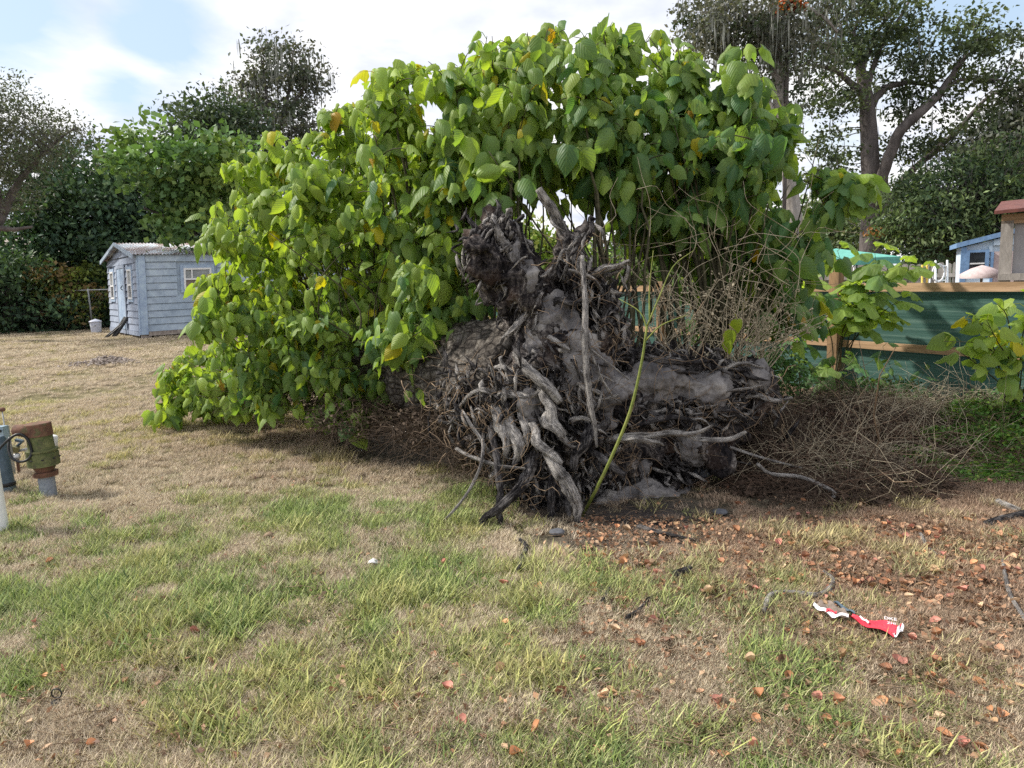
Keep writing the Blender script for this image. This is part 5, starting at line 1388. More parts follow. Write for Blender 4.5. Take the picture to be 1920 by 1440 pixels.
# ================================================================== TREES
def bg_tree(name, label, trunk, limbs, ells, nleaf, lsize, cols, bark='bark_oak', seed=0, twig=.02, group=None, elong=1.8, clump=.35, moss=0, mosscol=None, cat='tree', nclump=None, extra=None, mats='foliage'):
    """trunk: [(px,py,Y,r px)...]; limbs: same; ells: (px,py,Y,rx,rz,ry m)"""
    r = np.random.default_rng(seed)
    b = at(*trunk[0][:3]); b[2] = gz(b[0], b[1])
    root_ = thing(name, label, cat, b, group=group)
    g = Geo(); P_ = np.vstack([b - [0, 0, .1], path([q[:3] for q in trunk], 5)])
    R_ = [rpx(q[3], q[2]) for q in trunk]
    V, Q, T, U = tube(P_, [R_[0] * 1.25] + R_, 12, .06, seed); g.add(V, Q, T, U)
    part('trunk', g, M[bark], root_)
    limb_pts = [P_]
    for lb in limbs:
        Pl = path([q[:3] for q in lb], 5); g = Geo()
        V, Q, T, U = tube(Pl, [rpx(q[3], q[2]) for q in lb], 8, .06, seed + 1, .12); g.add(V, Q, T, U); part('limb', g, M[bark], root_); limb_pts.append(Pl)
    LP = np.concatenate(limb_pts)
    tot = sum(e[3] * e[4] for e in ells)
    gb = Geo(); cv = []; ccol = []
    for e in ells:
        C0 = at(*e[:3]); Rr = np.array([rpx(e[3], e[2]), e[5], rpx(e[4], e[2])])
        n = int(nleaf * e[3] * e[4] / tot); ncl = max(3, int(n / 55)) if nclump is None else max(3, int(nclump * e[3] * e[4] / tot))
        for k in range(ncl):
            d = norm(r.normal(0, 1, 3)); p = C0 + d * Rr * r.uniform(.15, 1.0) ** .45
            if p[2] < gz(p[0], p[1]) + .2: p[2] = gz(p[0], p[1]) + r.uniform(.1, .6)
            j = np.argmin(np.linalg.norm((LP - p) * [1, .6, 1], axis=1) + .25 * np.maximum(0, LP[:, 2] - p[2])); s0 = LP[j]
            Lk = np.linalg.norm(p - s0); mid = (s0 + p) / 2 + r.normal(0, .10 * Lk, 3)
            V, Q, T, U = tube(catmull([s0, mid, p], 2), [twig * (1 + Lk * .25), twig * .3], 3); gb.add(V, Q, T, U)
            m_ = int(n / ncl * r.uniform(.5, 1.5)); sg = clump * r.uniform(.6, 1.4)
            # leaves sit in a flattened spray about the twig end
            cc = p + np.clip(r.normal(0, 1, (m_, 3)), -1.7, 1.7) * [sg, sg, sg * .55]
            cv.append(cc); base_c = np.array(cols[r.integers(0, len(cols))]) * r.uniform(.75, 1.3)
            ccol.append(np.tile(base_c, (m_, 1)) * r.uniform(.7, 1.35, (m_, 1)))
    part('branches', gb, M[bark], root_, kind='stuff')
    C = np.concatenate(cv); cl_ = np.concatenate(ccol); n = len(C)
    C[:, 2] = np.maximum(C[:, 2], gz(C[:, 0], C[:, 1]) + .03)
    y = norm(r.normal(0, 1, (n, 3)) + [0, 0, -.35]); x = norm(np.cross(y, r.normal(0, 1, (n, 3)) + [0, 0, 1.0])); z = np.cross(x, y)
    s = (lsize * r.uniform(.6, 1.3, n))[:, None]
    v0 = C - y * s; v1 = C + x * s / elong + z * s * .15; v2 = C + y * s; v3 = C - x * s / elong + z * s * .15
    V = np.stack([v0, v1, v2, v3], 1).reshape(-1, 3)
    i = np.arange(n)[:, None] * 4
    T = np.concatenate([i + [0, 1, 2], i + [0, 2, 3]])
    g = Geo(); g.add(V, None, T, None, np.repeat(cl_, 4, 0)); part('crown', g, M[mats], root_)
    if moss:
        g = Geo(); V_ = []; 
        for k in range(moss):
            c = C[r.integers(0, n)] + r.normal(0, .1, 3); L = r.uniform(.3, 1.3) * lsize * 8
            if c[2] < 3 or r.uniform() < .25: continue
            for q in range(3):
                c2 = c + r.normal(0, .07, 3); w_ = r.uniform(.006, .016); dx = r.normal(0, 1, 3) * [1, 1, 0]; dx = norm(dx) * w_
                Vq = np.array([c2 - dx, c2 + dx, c2 + dx * 1.3 - [0, 0, L * .5] + r.normal(0, .02, 3), c2 - dx * 1.3 - [0, 0, L * .5], c2 - [0, 0, L]])
                g.add(Vq, [[0, 1, 2, 3]], [[3, 2, 4]])
        part('hanging_moss', g, M['moss'], root_, kind='stuff')
    return root_
OAK = [(.065, .090, .045), (.085, .115, .055), (.12, .15, .07), (.05, .07, .045)]
DARK = [(.045, .085, .055), (.065, .115, .062), (.09, .15, .07)]
MID = [(.06, .12, .04), (.085, .16, .045), (.045, .09, .035)]
GRY = [(.13, .14, .11), (.17, .17, .14), (.10, .11, .09)]

# far left feathery tree
bg_tree('feathery_tree', 'fine-leaved tree cut by the left edge with a crooked pale limb', [(-60, 560, 19, 16), (-20, 440, 19, 13), (5, 400, 19, 9)],
        [[(5, 400, 19, 8), (30, 350, 19, 6), (60, 310, 19, 4)], [(5, 395, 19, 6), (-10, 340, 19, 5), (-30, 280, 19, 3)], [(-10, 425, 19, 6), (25, 430, 18.8, 4), (60, 425, 18.6, 2)], [(60, 310, 19, 4), (100, 270, 18.8, 2.5), (140, 240, 18.6, 1.5)]],
        [(10, 200, 19, 60, 75, 1.5), (50, 250, 19, 90, 60, 1.6), (120, 265, 18.8, 60, 45, 1.1), (-40, 300, 19, 80, 120, 1.6), (20, 320, 19, 70, 50, 1.2)], 11000, .055, [(.09, .10, .075), (.08, .10, .06), (.11, .115, .09)], seed=61, elong=2.6, clump=.30, twig=.010)
bg_tree('dark_tree', 'dense dark green tree left of the shed with a forked trunk', [(130, 620, 26, 12), (140, 540, 26, 10), (155, 450, 26, 8)], [[(150, 480, 26, 6), (200, 420, 26, 4), (240, 380, 26, 3)], [(150, 480, 26, 6), (100, 420, 26, 4), (70, 380, 26, 3)]],
        [(150, 330, 26, 90, 60, 2.2), (90, 400, 26, 85, 55, 2.0), (190, 400, 26, 110, 70, 2.2), (60, 470, 25.5, 90, 60, 2.0), (150, 480, 25.8, 90, 70, 2.0), (250, 440, 26, 80, 60, 2.0), (230, 340, 26.5, 60, 50, 1.6)], 20000, .10, DARK, seed=62, clump=.5, moss=0)
bg_tree('dark_tree', 'dark bushy evergreen hanging over the left end of the fence', [(20, 620, 23, 9), (15, 540, 23, 7)], [], [(10, 540, 23, 90, 80, 1.6), (60, 590, 23.4, 90, 40, 1.2), (-60, 520, 23, 90, 90, 1.6)], 9000, .09, DARK, seed=63, clump=.4)
bg_tree('dark_tree', 'broad dark evergreen standing directly behind the shed roof', [(340, 600, 27, 9), (340, 500, 27, 8)], [], [(330, 400, 27, 110, 70, 2.2), (400, 440, 27, 120, 80, 2.4), (280, 470, 27, 90, 60, 2), (450, 380, 27.5, 110, 70, 2.2), (370, 500, 27, 200, 80, 1.5)], 17000, .10, DARK + [(.05, .09, .035)], seed=64, clump=.5)
bg_tree('yellow_shrub', 'sunlit yellowish-green shrub before the hedge behind the far fence', [(115, 620, 23.8, 5), (115, 560, 23.8, 4)], [], [(110, 530, 23.6, 30, 45, .7), (140, 570, 23.6, 45, 35, .7), (165, 530, 24, 25, 40, .7)], 3500, .08, [(.16, .20, .045), (.12, .16, .04), (.20, .14, .06)], seed=65, clump=.25, cat='shrub')
bg_tree('ivy_hedge', 'dark leafy hedge growing through the chain-link fence beside the bucket', [(160, 622, 24.2, 4), (160, 580, 24.2, 3)], [], [(60, 600, 24.2, 110, 26, .6), (165, 600, 24.2, 60, 28, .6), (160, 560, 24.4, 45, 35, .6), (-60, 590, 24.2, 90, 40, .6), (200, 560, 24.6, 30, 60, .6), (250, 590, 25, 90, 40, .6)], 14000, .075, DARK + [(.045, .085, .03)], seed=66, clump=.25, cat='hedge')
# broad-leaved mid-green tree behind the shed
tb_ = bg_tree('broadleaf_tree', 'mid-green broad-leaved tree rising between the shed and the shoots', [(420, 600, 20, 8), (400, 480, 20, 7), (370, 400, 20, 5)],
        [[(375, 420, 20, 5), (320, 330, 19.5, 3), (270, 280, 19, 2)], [(375, 420, 20, 5), (400, 330, 19.5, 3), (410, 270, 19, 2)], [(370, 440, 20, 4), (320, 410, 19.5, 3), (270, 390, 19, 2)]],
        [(280, 270, 19, 60, 35, 1.0), (330, 310, 19, 85, 55, 1.2), (390, 290, 19, 70, 60, 1.2), (270, 340, 19, 45, 45, 1), (340, 390, 19, 70, 45, 1.0), (440, 300, 19, 60, 60, 1), (320, 440, 18.8, 50, 25, .8), (420, 400, 19.4, 60, 70, 1)], 5200, .10, [(.13, .23, .08), (.17, .27, .09), (.10, .18, .07), (.20, .29, .09)], seed=67, elong=1.35, clump=.30, twig=.012)
bg_tree('slim_tree', 'thin grey-green tree between the broad-leaved tree and the mossy tree', [(400, 600, 30, 7), (400, 350, 30, 5), (410, 230, 30, 3)], [], [(400, 230, 30, 65, 55, 2), (350, 250, 30, 50, 35, 1.5), (430, 260, 30, 70, 70, 2), (450, 330, 30, 80, 60, 2)], 9000, .10, [(.05, .08, .05), (.08, .11, .06)], seed=68, clump=.5, twig=.02)
bg_tree('mossy_tree', 'tall dark two-topped tree with hanging moss above the left shoulder of the shoots', [(500, 600, 33, 9), (510, 350, 33, 7), (505, 220, 33, 5)],
        [[(508, 280, 33, 5), (500, 180, 33, 3), (490, 110, 33, 1.5)], [(508, 280, 33, 5), (540, 180, 33, 3), (550, 95, 33, 1.5)], [(500, 260, 33, 3), (450, 180, 33, 2)], [(530, 220, 33, 3), (580, 150, 33, 2)]],
        [(495, 130, 33, 30, 45, 1.4), (550, 115, 33, 32, 45, 1.4), (520, 170, 33, 65, 45, 1.8), (450, 170, 33, 28, 35, 1.2), (580, 160, 33, 22, 45, 1), (510, 230, 33, 75, 50, 2), (550, 260, 33, 60, 40, 2)], 7000, .10, [(.10, .10, .09), (.12, .12, .10), (.08, .10, .07)], seed=69, clump=.42, twig=.018, moss=420)

# great oak on the right
bg_tree('oak_tree', 'great oak with dark forked trunk and wide open crown behind the low fence', [(1630, 560, 26, 19), (1632, 440, 26, 17), (1634, 380, 26, 17), (1630, 280, 26, 15), (1625, 190, 26, 12), (1612, 120, 26, 7), (1600, 60, 26, 4)],
        [[(1634, 400, 26, 13), (1655, 330, 25.5, 10), (1690, 245, 25, 9), (1760, 180, 24.8, 7), (1800, 120, 24.8, 4), (1830, 90, 24.6, 2)], [(1628, 195, 26, 8), (1600, 160, 25.6, 6), (1560, 130, 25, 4), (1510, 120, 25, 2)],
         [(1632, 200, 26, 8), (1660, 165, 26, 6), (1710, 155, 26, 4), (1760, 165, 26, 2)], [(1625, 400, 26, 8), (1600, 375, 26, 6), (1575, 350, 26, 3)], [(1645, 410, 26, 8), (1700, 330, 26.5, 6), (1780, 260, 27, 5), (1850, 185, 27, 3), (1900, 165, 27, 2)],
         [(1625, 170, 26, 6), (1650, 90, 26, 4), (1690, 30, 26, 3), (1720, -30, 26, 2)], [(1615, 140, 26, 5), (1640, 70, 26, 3), (1680, 10, 26, 2)], [(1760, 180, 24.8, 4), (1800, 150, 24.8, 3), (1880, 150, 24.6, 1.5)], [(1610, 120, 26, 4), (1570, 60, 26, 2.5), (1530, 20, 26, 1.5)]],
        [(1560, 40, 26, 70, 45, 2), (1640, 50, 26, 80, 55, 2.2), (1700, 90, 26, 80, 45, 2), (1540, 120, 25, 60, 40, 1.6), (1590, 150, 26, 40, 35, 1.5), (1560, 190, 25.6, 55, 30, 1.5), (1700, 150, 26, 60, 30, 1.6), (1790, 90, 25, 60, 40, 1.6), (1830, 50, 25, 30, 35, 1.2),
         (1880, 110, 25, 40, 40, 1.5), (1740, 200, 25.5, 60, 30, 1.5), (1840, 170, 25, 50, 30, 1.5), (1560, 270, 26, 45, 30, 1.5), (1540, 320, 26, 40, 25, 1.4), (1720, 270, 26, 60, 30, 1.5), (1800, 260, 27, 60, 30, 1.5), (1590, 310, 27, 25, 25, 1.2), (1900, 210, 26, 35, 30, 1.5)],
        14500, .085, OAK, seed=70, clump=.30, twig=.018, moss=120)
bg_tree('tall_mossy_tree', 'tall pale-trunked tree draped in grey moss between the shoots and the oak', [(1530, 600, 22, 14), (1500, 470, 22, 13), (1478, 320, 22, 12), (1462, 180, 22, 11), (1455, 80, 22, 9), (1450, 0, 22, 7), (1440, -60, 22, 5)],
        [[(1458, 120, 22, 8), (1440, 80, 22, 6), (1400, 30, 22, 4), (1370, 10, 22, 2)], [(1456, 60, 22, 6), (1490, 10, 22, 4), (1540, 30, 21.6, 3), (1570, 60, 21.6, 2)], [(1462, 180, 22, 5), (1430, 150, 22, 4), (1410, 160, 22, 2)], [(1476, 300, 22, 5), (1440, 180, 22, 3)]],
        [(1330, 30, 22, 60, 45, 1.5), (1390, 30, 22, 70, 50, 1.5), (1440, 60, 22, 50, 50, 1.5), (1350, 75, 22, 60, 28, 1.2), (1520, 20, 22, 70, 45, 1.5), (1490, 100, 22, 50, 40, 1.2), (1440, 130, 22, 30, 30, 1), (1480, 190, 22, 35, 30, 1)], 8500, .075, GRY + [(.06, .085, .045)], 'bark_pale', seed=71, clump=.32, twig=.012, moss=330)
bg_tree('orange_bromeliad', 'clump of withered orange leaves hanging high in the mossy tree', [(1478, 20, 21.8, 3), (1478, 0, 21.8, 3)], [], [(1485, 8, 21.6, 14, 10, .2)], 500, .09, [(.55, .16, .05), (.40, .12, .05)], seed=72, clump=.12, cat='plant')
bg_tree('bushy_tree', 'rounded glossy dark green bushy tree behind the pale blue shed at right', [(1800, 520, 21, 10), (1800, 440, 21, 8)], [], [(1720, 400, 20.5, 70, 55, 1.5), (1790, 380, 21, 90, 85, 1.8), (1880, 340, 21, 80, 80, 1.8), (1840, 440, 20.5, 90, 50, 1.5), (1740, 450, 20.5, 70, 45, 1.4), (1890, 420, 21, 90, 80, 1.8), (1700, 360, 22, 40, 30, 1.2)],
        24000, .085, [(.065, .105, .045), (.11, .16, .07), (.16, .21, .095), (.04, .07, .035)], seed=73, clump=.26, elong=2.6, nclump=900)
bg_tree('edge_tree', 'grey-green mossy tree at the far right edge above the bushy tree', [(1960, 520, 24, 14), (1950, 300, 24, 11), (1930, 180, 24, 7)], [], [(1910, 290, 24, 50, 60, 1.6), (1930, 200, 24, 40, 60, 1.6), (1880, 250, 24, 50, 30, 1.5), (1840, 300, 24, 40, 26, 1.3)], 9000, .09, GRY + OAK, seed=74, clump=.4, moss=160)
bg_tree('orange_shrub', 'small shrub with orange tips at the foot of the oak trunk', [(1665, 470, 22, 3), (1665, 445, 22, 3)], [], [(1662, 436, 21.8, 18, 12, .4)], 500, .08, [(.45, .22, .07), (.20, .20, .05)], seed=75, clump=.14, cat='shrub')
bg_tree('thin_tree', 'slender light green tree left of the oak trunk', [(1575, 520, 32, 4), (1578, 400, 32, 3)], [], [(1570, 400, 32, 50, 50, 2), (1590, 450, 30, 60, 40, 2), (1545, 440, 32, 50, 60, 2), (1610, 400, 32, 40, 40, 2)], 7000, .11, [(.12, .17, .075), (.09, .13, .07), (.15, .17, .10)], seed=76, clump=.5)
# trees seen through the opening under the shoots
bg_tree('sunlit_shrub', 'yellow-green sunlit shrub seen between the stump and the shoots', [(990, 560, 15, 5), (990, 480, 15, 4)], [], [(985, 460, 15, 60, 45, .9), (930, 540, 14.5, 70, 55, .9), (1060, 490, 15, 70, 45, .9)], 5000, .075, [(.22, .30, .05), (.15, .24, .045), (.28, .32, .07)], seed=77, clump=.25, cat='shrub')
bg_tree('sunlit_shrub', 'light green shrub behind the fence right of the stumps', [(1280, 560, 16, 5), (1280, 480, 16, 4)], [], [(1260, 470, 16, 80, 50, 1), (1380, 480, 16, 90, 60, 1), (1190, 520, 16, 60, 30, .8)], 5000, .08, [(.13, .20, .05), (.09, .15, .045)], seed=78, clump=.28, cat='shrub')
bg_tree('roadside_tree', 'pale green tree far behind the middle of the shoots', [(760, 560, 30, 7), (760, 430, 30, 6)], [], [(740, 470, 30, 140, 70, 2.5), (620, 450, 30, 120, 80, 2.5), (880, 480, 30, 120, 50, 2.5)], 12000, .11, MID, seed=79, clump=.5)
bg_tree('roadside_tree', 'grey-green tree far behind the right half of the shoots', [(1330, 560, 34, 7), (1330, 430, 34, 6)], [], [(1300, 460, 34, 160, 40, 2.5), (1450, 440, 34, 120, 60, 2.5), (1120, 490, 34, 120, 35, 2.5)], 9000, .12, MID + GRY, seed=80, clump=.5)
# far-off wood closing the horizon
r = np.random.default_rng(90); g = Geo()
n = 52000
az = r.uniform(-1.25, 1.25, n); D = r.uniform(46, 56, n)
top = 2.4 + 1.0 * np.sin(az * 9) + 1.1 * np.sin(az * 23 + 1) + .8 * np.sin(az * 51)
C = np.stack([np.sin(az) * D, np.cos(az) * D, r.uniform(0, 1, n) ** .8 * top], -1)
y = norm(r.normal(0, 1, (n, 3))); x = norm(np.cross(y, r.normal(0, 1, (n, 3)))); s = r.uniform(.15, .38, (n, 1))
V = np.stack([C - y * s, C + x * s * .6, C + y * s, C - x * s * .6], 1).reshape(-1, 3); i = np.arange(n)[:, None] * 4
cc = np.array([.045, .075, .035]) * r.uniform(.5, 1.7, (n, 1)) * (1 + .3 * np.sin(az * 14))[:, None]
g.add(V, None, np.concatenate([i + [0, 1, 2], i + [0, 2, 3]]), None, np.repeat(cc, 4, 0))
o = obj('far_wood', g.build('far_wood', M['foliage'])); tag(o, 'far-off belt of trees closing the horizon behind the yards', 'wood', kind='stuff')

# white house glimpsed through the hedge
p = at(80, 560, 36); hb = np.array([p[0], p[1], .3])
hs = thing('white_house', 'white house glimpsed through the hedge beyond the far left fence', 'house', hb)
part('wall', Geo().box(hb + [0, 0, 1.3], (9, 6, 2.6)), M['white_paint'], hs, False)
g = Geo(); g.add(hb + np.array([[-4.8, -3.4, 2.6], [4.8, -3.4, 2.6], [4.8, 0, 4.0], [-4.8, 0, 4.0], [4.8, 3.4, 2.6], [-4.8, 3.4, 2.6]]), [[0, 1, 2, 3], [3, 2, 4, 5], [0, 5, 4, 1]], [[0, 3, 5], [1, 4, 2]]); part('roof', g, M['bone'], hs, False)
for dx in (-2.6, 0, 2.6): part('window', Geo().box(hb + [dx, -3.02, 1.5], (1.0, .06, 1.1)), M['dark_glass'], hs, False)

# ================================================================== NEIGHBOUR'S YARD
# turquoise canopy
p = at(1565, 560, 14.5); cb = np.array([p[0], p[1], 0])
ct = thing('canopy', 'turquoise pop-up canopy roof showing above the fence left of the sapling', 'canopy', cb)
zt = at(1565, 486, 14.5)[2]; apex = at(1562, 466, 14.5)[2]; hw = rpx(78, 14.5)
g = Geo(); c4 = [cb + np.array([a * hw, b_ * hw, zt]) for a, b_ in ((-1, -1), (1, -1), (1, 1), (-1, 1))]
V = np.array(c4 + [cb + [0, 0, apex]] + [q - [0, 0, .13] for q in c4])
g.add(V, [[5, 6, 1, 0], [6, 7, 2, 1], [7, 8, 3, 2], [8, 5, 0, 3]], [[0, 1, 4], [1, 2, 4], [2, 3, 4], [3, 0, 4]]); part('roof', g, M['turquoise'], ct, False)
for q in c4:
    g = Geo(); f = cb + (q - cb) * [.97, .97, 0]; V, Q, T, U = tube(np.array([f, f + [0, 0, zt - .05]]), [.025], 6); g.add(V, Q, T, U); part('leg', g, M['galv'], ct)
# grey picket fence
pa, pb = at(1150, 520, 22), at(1815, 520, 17.5); pa[2] = pb[2] = 0
pf = thing('picket_fence', 'weathered grey wooden picket fence beyond the low green fence', 'fence', pa)
Lp = np.linalg.norm(pb - pa); dp = norm(pb - pa); Rp = np.stack([dp, np.cross([0, 0, 1.0], dp), [0, 0, 1.0]], 1)
h1 = at(1790, 492, 17.6)[2]
for k in range(int(Lp / .155)):
    rr_ = np.random.default_rng(k); hk = h1 + rr_.normal(0, .015)
    V = np.array([[-.066, 0, 0], [.066, 0, 0], [.066, 0, hk - .04], [.035, 0, hk], [-.035, 0, hk], [-.066, 0, hk - .04]]); V = np.vstack([V, V + [0, .02, 0]])
    Q = [[0, 1, 2, 5], [2, 3, 4, 5], [6, 11, 8, 7], [8, 11, 10, 9], [1, 7, 8, 2], [2, 8, 9, 3], [3, 9, 10, 4], [4, 10, 11, 5], [5, 11, 6, 0]]
    g = Geo(); g.add(V @ Rp.T + pa + dp * (k * .155), Q); part('picket', g, M['grey_wood'], pf, False)
for zz_ in (.35, h1 - .30):
    g = Geo().box((0, 0, 0), (Lp, .045, .09), Rp); g.V[0] = g.V[0] + (pa + pb) / 2 + [0, 0, zz_] + Rp[:, 1] * .045 * -1; part('rail', g, M['grey_wood'], pf, False)
# pale blue shed beyond
bs_ = at(1800, 560, 15.5); b0_ = np.array([bs_[0], bs_[1], 0]); e_z = at(1800, 464, 15.5)[2]; a_pt = at(1905, 436, 15.5); W_ = 2 * (a_pt[0] - bs_[0])
ns2 = thing('blue_trimmed_shed', 'pale shed with bright blue trim and window beyond the fence at right', 'shed', b0_)
part('wall', Geo().box(b0_ + [W_ / 2, 1.3, e_z / 2], (W_ - .04, 2.5, e_z)), M['pale_siding'], ns2, False)
g = Geo(); g.add(b0_ + np.array([[0, .05, e_z], [W_, .05, e_z], [W_ / 2, .05, a_pt[2]], [0, 2.6, e_z], [W_, 2.6, e_z], [W_ / 2, 2.6, a_pt[2]]]), [[0, 2, 5, 3], [2, 1, 4, 5]], [[0, 1, 2], [3, 5, 4]]); part('gable', g, M['pale_siding'], ns2, False)
for side in (0, 1):
    x0, x1 = (-.12, W_ / 2) if side == 0 else (W_ + .12, W_ / 2); dz = (a_pt[2] - e_z) / (W_ / 2) * .12
    q = [b0_ + [x0, -.08, e_z - dz + .02], b0_ + [x1, -.08, a_pt[2] + .02], b0_ + [x1, 2.75, a_pt[2] + .02], b0_ + [x0, 2.75, e_z - dz + .02]]
    V, Q = quadbox(q, (0, 0, 1.0), .10); part('roof', Geo().add(V, Q), M['blue_trim'], ns2, False)
wz0, wz1 = at(1835, 506, 15.5)[2], at(1835, 474, 15.5)[2]; wx0, wx1 = at(1815, 490, 15.5)[0] - b0_[0], at(1840, 490, 15.5)[0] - b0_[0]
nz = int(e_z / .13)
for k in range(nz + 4):
    z = k * .13 + .04
    segs = [(.08, W_ - .08)]
    if z > e_z - .06:
        f = (z + .12 - e_z) / (a_pt[2] - e_z) * W_ / 2
        if f > W_ / 2 - .2: continue
        segs = [(max(.08, f), W_ - max(.08, f))]
    elif z + .12 > wz0 - .05 and z < wz1 + .05: segs = [(.08, wx0 - .06), (wx1 + .06, wx1 + .12), (wx1 + .12 + .75, W_ - .08)]
    elif z < wz1: segs = [(.08, wx1 + .12), (wx1 + .87, W_ - .08)]
    for a, b in segs:
        if b - a < .03: continue
        V = b0_ + np.array([[a, -.012, z], [b, -.012, z], [b, .02, z + .122], [a, .02, z + .122], [a, .05, z], [b, .05, z], [b, .05, z + .122], [a, .05, z + .122]])
        part('siding_board', Geo().add(V, [[0, 1, 2, 3], [0, 4, 5, 1], [3, 2, 6, 7], [0, 3, 7, 4], [1, 5, 6, 2]]), M['pale_siding'], ns2, False)
part('corner_trim', Geo().box(b0_ + [.02, -.01, e_z / 2], (.10, .08, e_z)), M['blue_trim'], ns2, False)
g = Geo()
for c_, s_ in (((wx0 - .03, -.03, (wz0 + wz1) / 2), (.07, .05, wz1 - wz0 + .12)), ((wx1 + .03, -.03, (wz0 + wz1) / 2), (.07, .05, wz1 - wz0 + .12)), (((wx0 + wx1) / 2, -.03, wz1 + .035), (wx1 - wx0 - .01, .05, .05))):
    g.box(b0_ + np.array(c_), s_)
part('window_trim', g, M['blue_trim'], ns2, False)
part('window', Geo().box(b0_ + [(wx0 + wx1) / 2, -.02, (wz0 + wz1) / 2], (wx1 - wx0 - .01, .03, wz1 - wz0)), M['dark_glass'], ns2, False)
part('window_rail', Geo().box(b0_ + [(wx0 + wx1) / 2, -.045, wz0 + (wz1 - wz0) * .38], (wx1 - wx0 - .02, .015, .03)), M['white_paint'], ns2, False)
part('door', Geo().box(b0_ + [wx1 + .50, -.015, wz1 / 2 + .01], (.70, .03, wz1)), M['umbrella'], ns2, False)
part('door_trim', Geo().box(b0_ + [wx1 + .13 - .01, -.03, wz1 / 2], (.05, .05, wz1)), M['blue_trim'], ns2, False)
ns2.rotation_euler = (0, 0, -.50)
# patio umbrella
u0 = at(1838, 560, 13.5); u0[2] = 0; uz = at(1838, 500, 13.5)[2]
um = thing('patio_umbrella', 'faded pink patio umbrella in front of the pale blue-trimmed shed', 'umbrella', u0)
g = Geo(); V, Q, T, U = tube(np.array([u0, u0 + [0, 0, uz]]), [.022], 8); g.add(V, Q, T, U); part('pole', g, M['galv'], um)
g = Geo(); rw = rpx(36, 13.5); th = np.linspace(0, 2 * np.pi, 8, endpoint=False); ring = np.stack([np.cos(th) * rw, np.sin(th) * rw, np.full(8, uz - .13)], -1); mid = np.stack([np.cos(th) * rw * .5, np.sin(th) * rw * .5, np.full(8, uz - .03)], -1)
V = u0 + np.vstack([ring - [0, 0, .08], ring, mid, [[0, 0, uz + .03]]]); jn = np.arange(8)
g.add(V, np.concatenate([np.stack([jn, (jn + 1) % 8, 8 + (jn + 1) % 8, 8 + jn], -1), np.stack([8 + jn, 8 + (jn + 1) % 8, 16 + (jn + 1) % 8, 16 + jn], -1)]), np.stack([16 + jn, 16 + (jn + 1) % 8, np.full(8, 24)], -1)); part('canopy', g, M['umbrella'], um)
# white ladder, yellow board, oval-back chair
def lean_frame(name, label, cat, pxa, pxb, ytop, Y, mat, rungs=5):
    a = at(pxa, 560, Y); a[2] = 0; b = at(pxb, 560, Y); b[2] = 0; zt_ = at((pxa + pxb) / 2, ytop, Y)[2]
    t_ = thing(name, label, cat, a)
    for q in (a, b):
        g = Geo(); V, Q, T, U = tube(np.array([q, q + [.10, .3, zt_]]), [.022], 6); g.add(V, Q, T, U); part('side_rail', g, M[mat], t_)
    for k in range(rungs):
        f = (k + .6) / rungs; g = Geo(); V, Q, T, U = tube(np.array([a + np.array([.1, .3, zt_]) * f, b + np.array([.1, .3, zt_]) * f]), [.014], 6); g.add(V, Q, T, U); part('rung', g, M[mat], t_)
lean_frame('ladder', 'white ladder leaning on the grey picket fence left of the pale shed', 'ladder', 1757, 1779, 488, 16.2, 'white_paint')
lean_frame('trestle', 'yellow frame standing on the left of the white ladder', 'frame', 1732, 1741, 497, 16.0, 'yellow', 3)
q = at(1757, 560, 15.9); q[2] = 0; oc = thing('white_chair', 'white chair with oval back standing under the white ladder', 'chair', q); zc = at(1757, 510, 15.9)[2]
th = np.linspace(0, 2 * np.pi, 17); g = Geo(); V, Q, T, U = tube(np.stack([q[0] + np.cos(th) * .13, np.full(17, q[1]), zc - .02 + np.sin(th) * .19], -1), [.018], 6); g.add(V, Q, T, U); part('backrest', g, M['white_paint'], oc)
part('seat', Geo().box(q + [0, -.2, .45], (.42, .42, .05)), M['white_paint'], oc, False)
for dx in (-.18, .18):
    for dy in (-.38, 0):
        g = Geo(); V, Q, T, U = tube(np.array([q + [dx, dy, 0], q + [dx, dy, .45 if dy else zc - .1]]), [.018], 6); g.add(V, Q, T, U); part('leg', g, M['white_paint'], oc)
# porch at the right edge
q = at(1876, 560, 11.2); q[2] = 0
po = thing('screened_porch', 'brown-roofed screened porch with grey timber post cut by the right edge', 'porch', q)
z1 = at(1880, 415, 11.2)[2]; z0 = at(1872, 517, 11.2)[2]
part('post', Geo().box(q + [0.03, 0, z1 / 2], (.16, .16, z1)), M['grey_wood'], po, False)
part('post', Geo().box(q + [.42, .1, (z0 + z1) / 2], (.05, .06, z1 - z0 - .03)), M['grey_wood'], po, False)
part('sill_beam', Geo().box(q + [2.0, -.03, z0 - .02], (4.1, .2, .10)), M['grey_wood'], po, False)
part('header_beam', Geo().box(q + [2.0, 0.01, z1 + .03], (4.1, .18, .14)), M['lumber_h'], po, False)
part('knee_wall', Geo().box(q + [2.1, .1, z0 / 2 - .04], (3.9, .06, z0 - .08)), M['screen'], po, False)
g = Geo(); nn = 30; xx = np.linspace(.12, 4.0, nn); vv = np.linspace(z0 + .03, z1 - .04, 6)
V = np.array([[x, .03 + .02 * math.sin(x * 9 + z * 2), z] for z in vv for x in xx]) + q; i = np.arange(5)[:, None] * nn; j = np.arange(nn - 1)[None]
g.add(V, np.stack([i + j, i + j + 1, i + nn + j + 1, i + nn + j], -1).reshape(-1, 4)); part('screen', g, M['screen'], po)
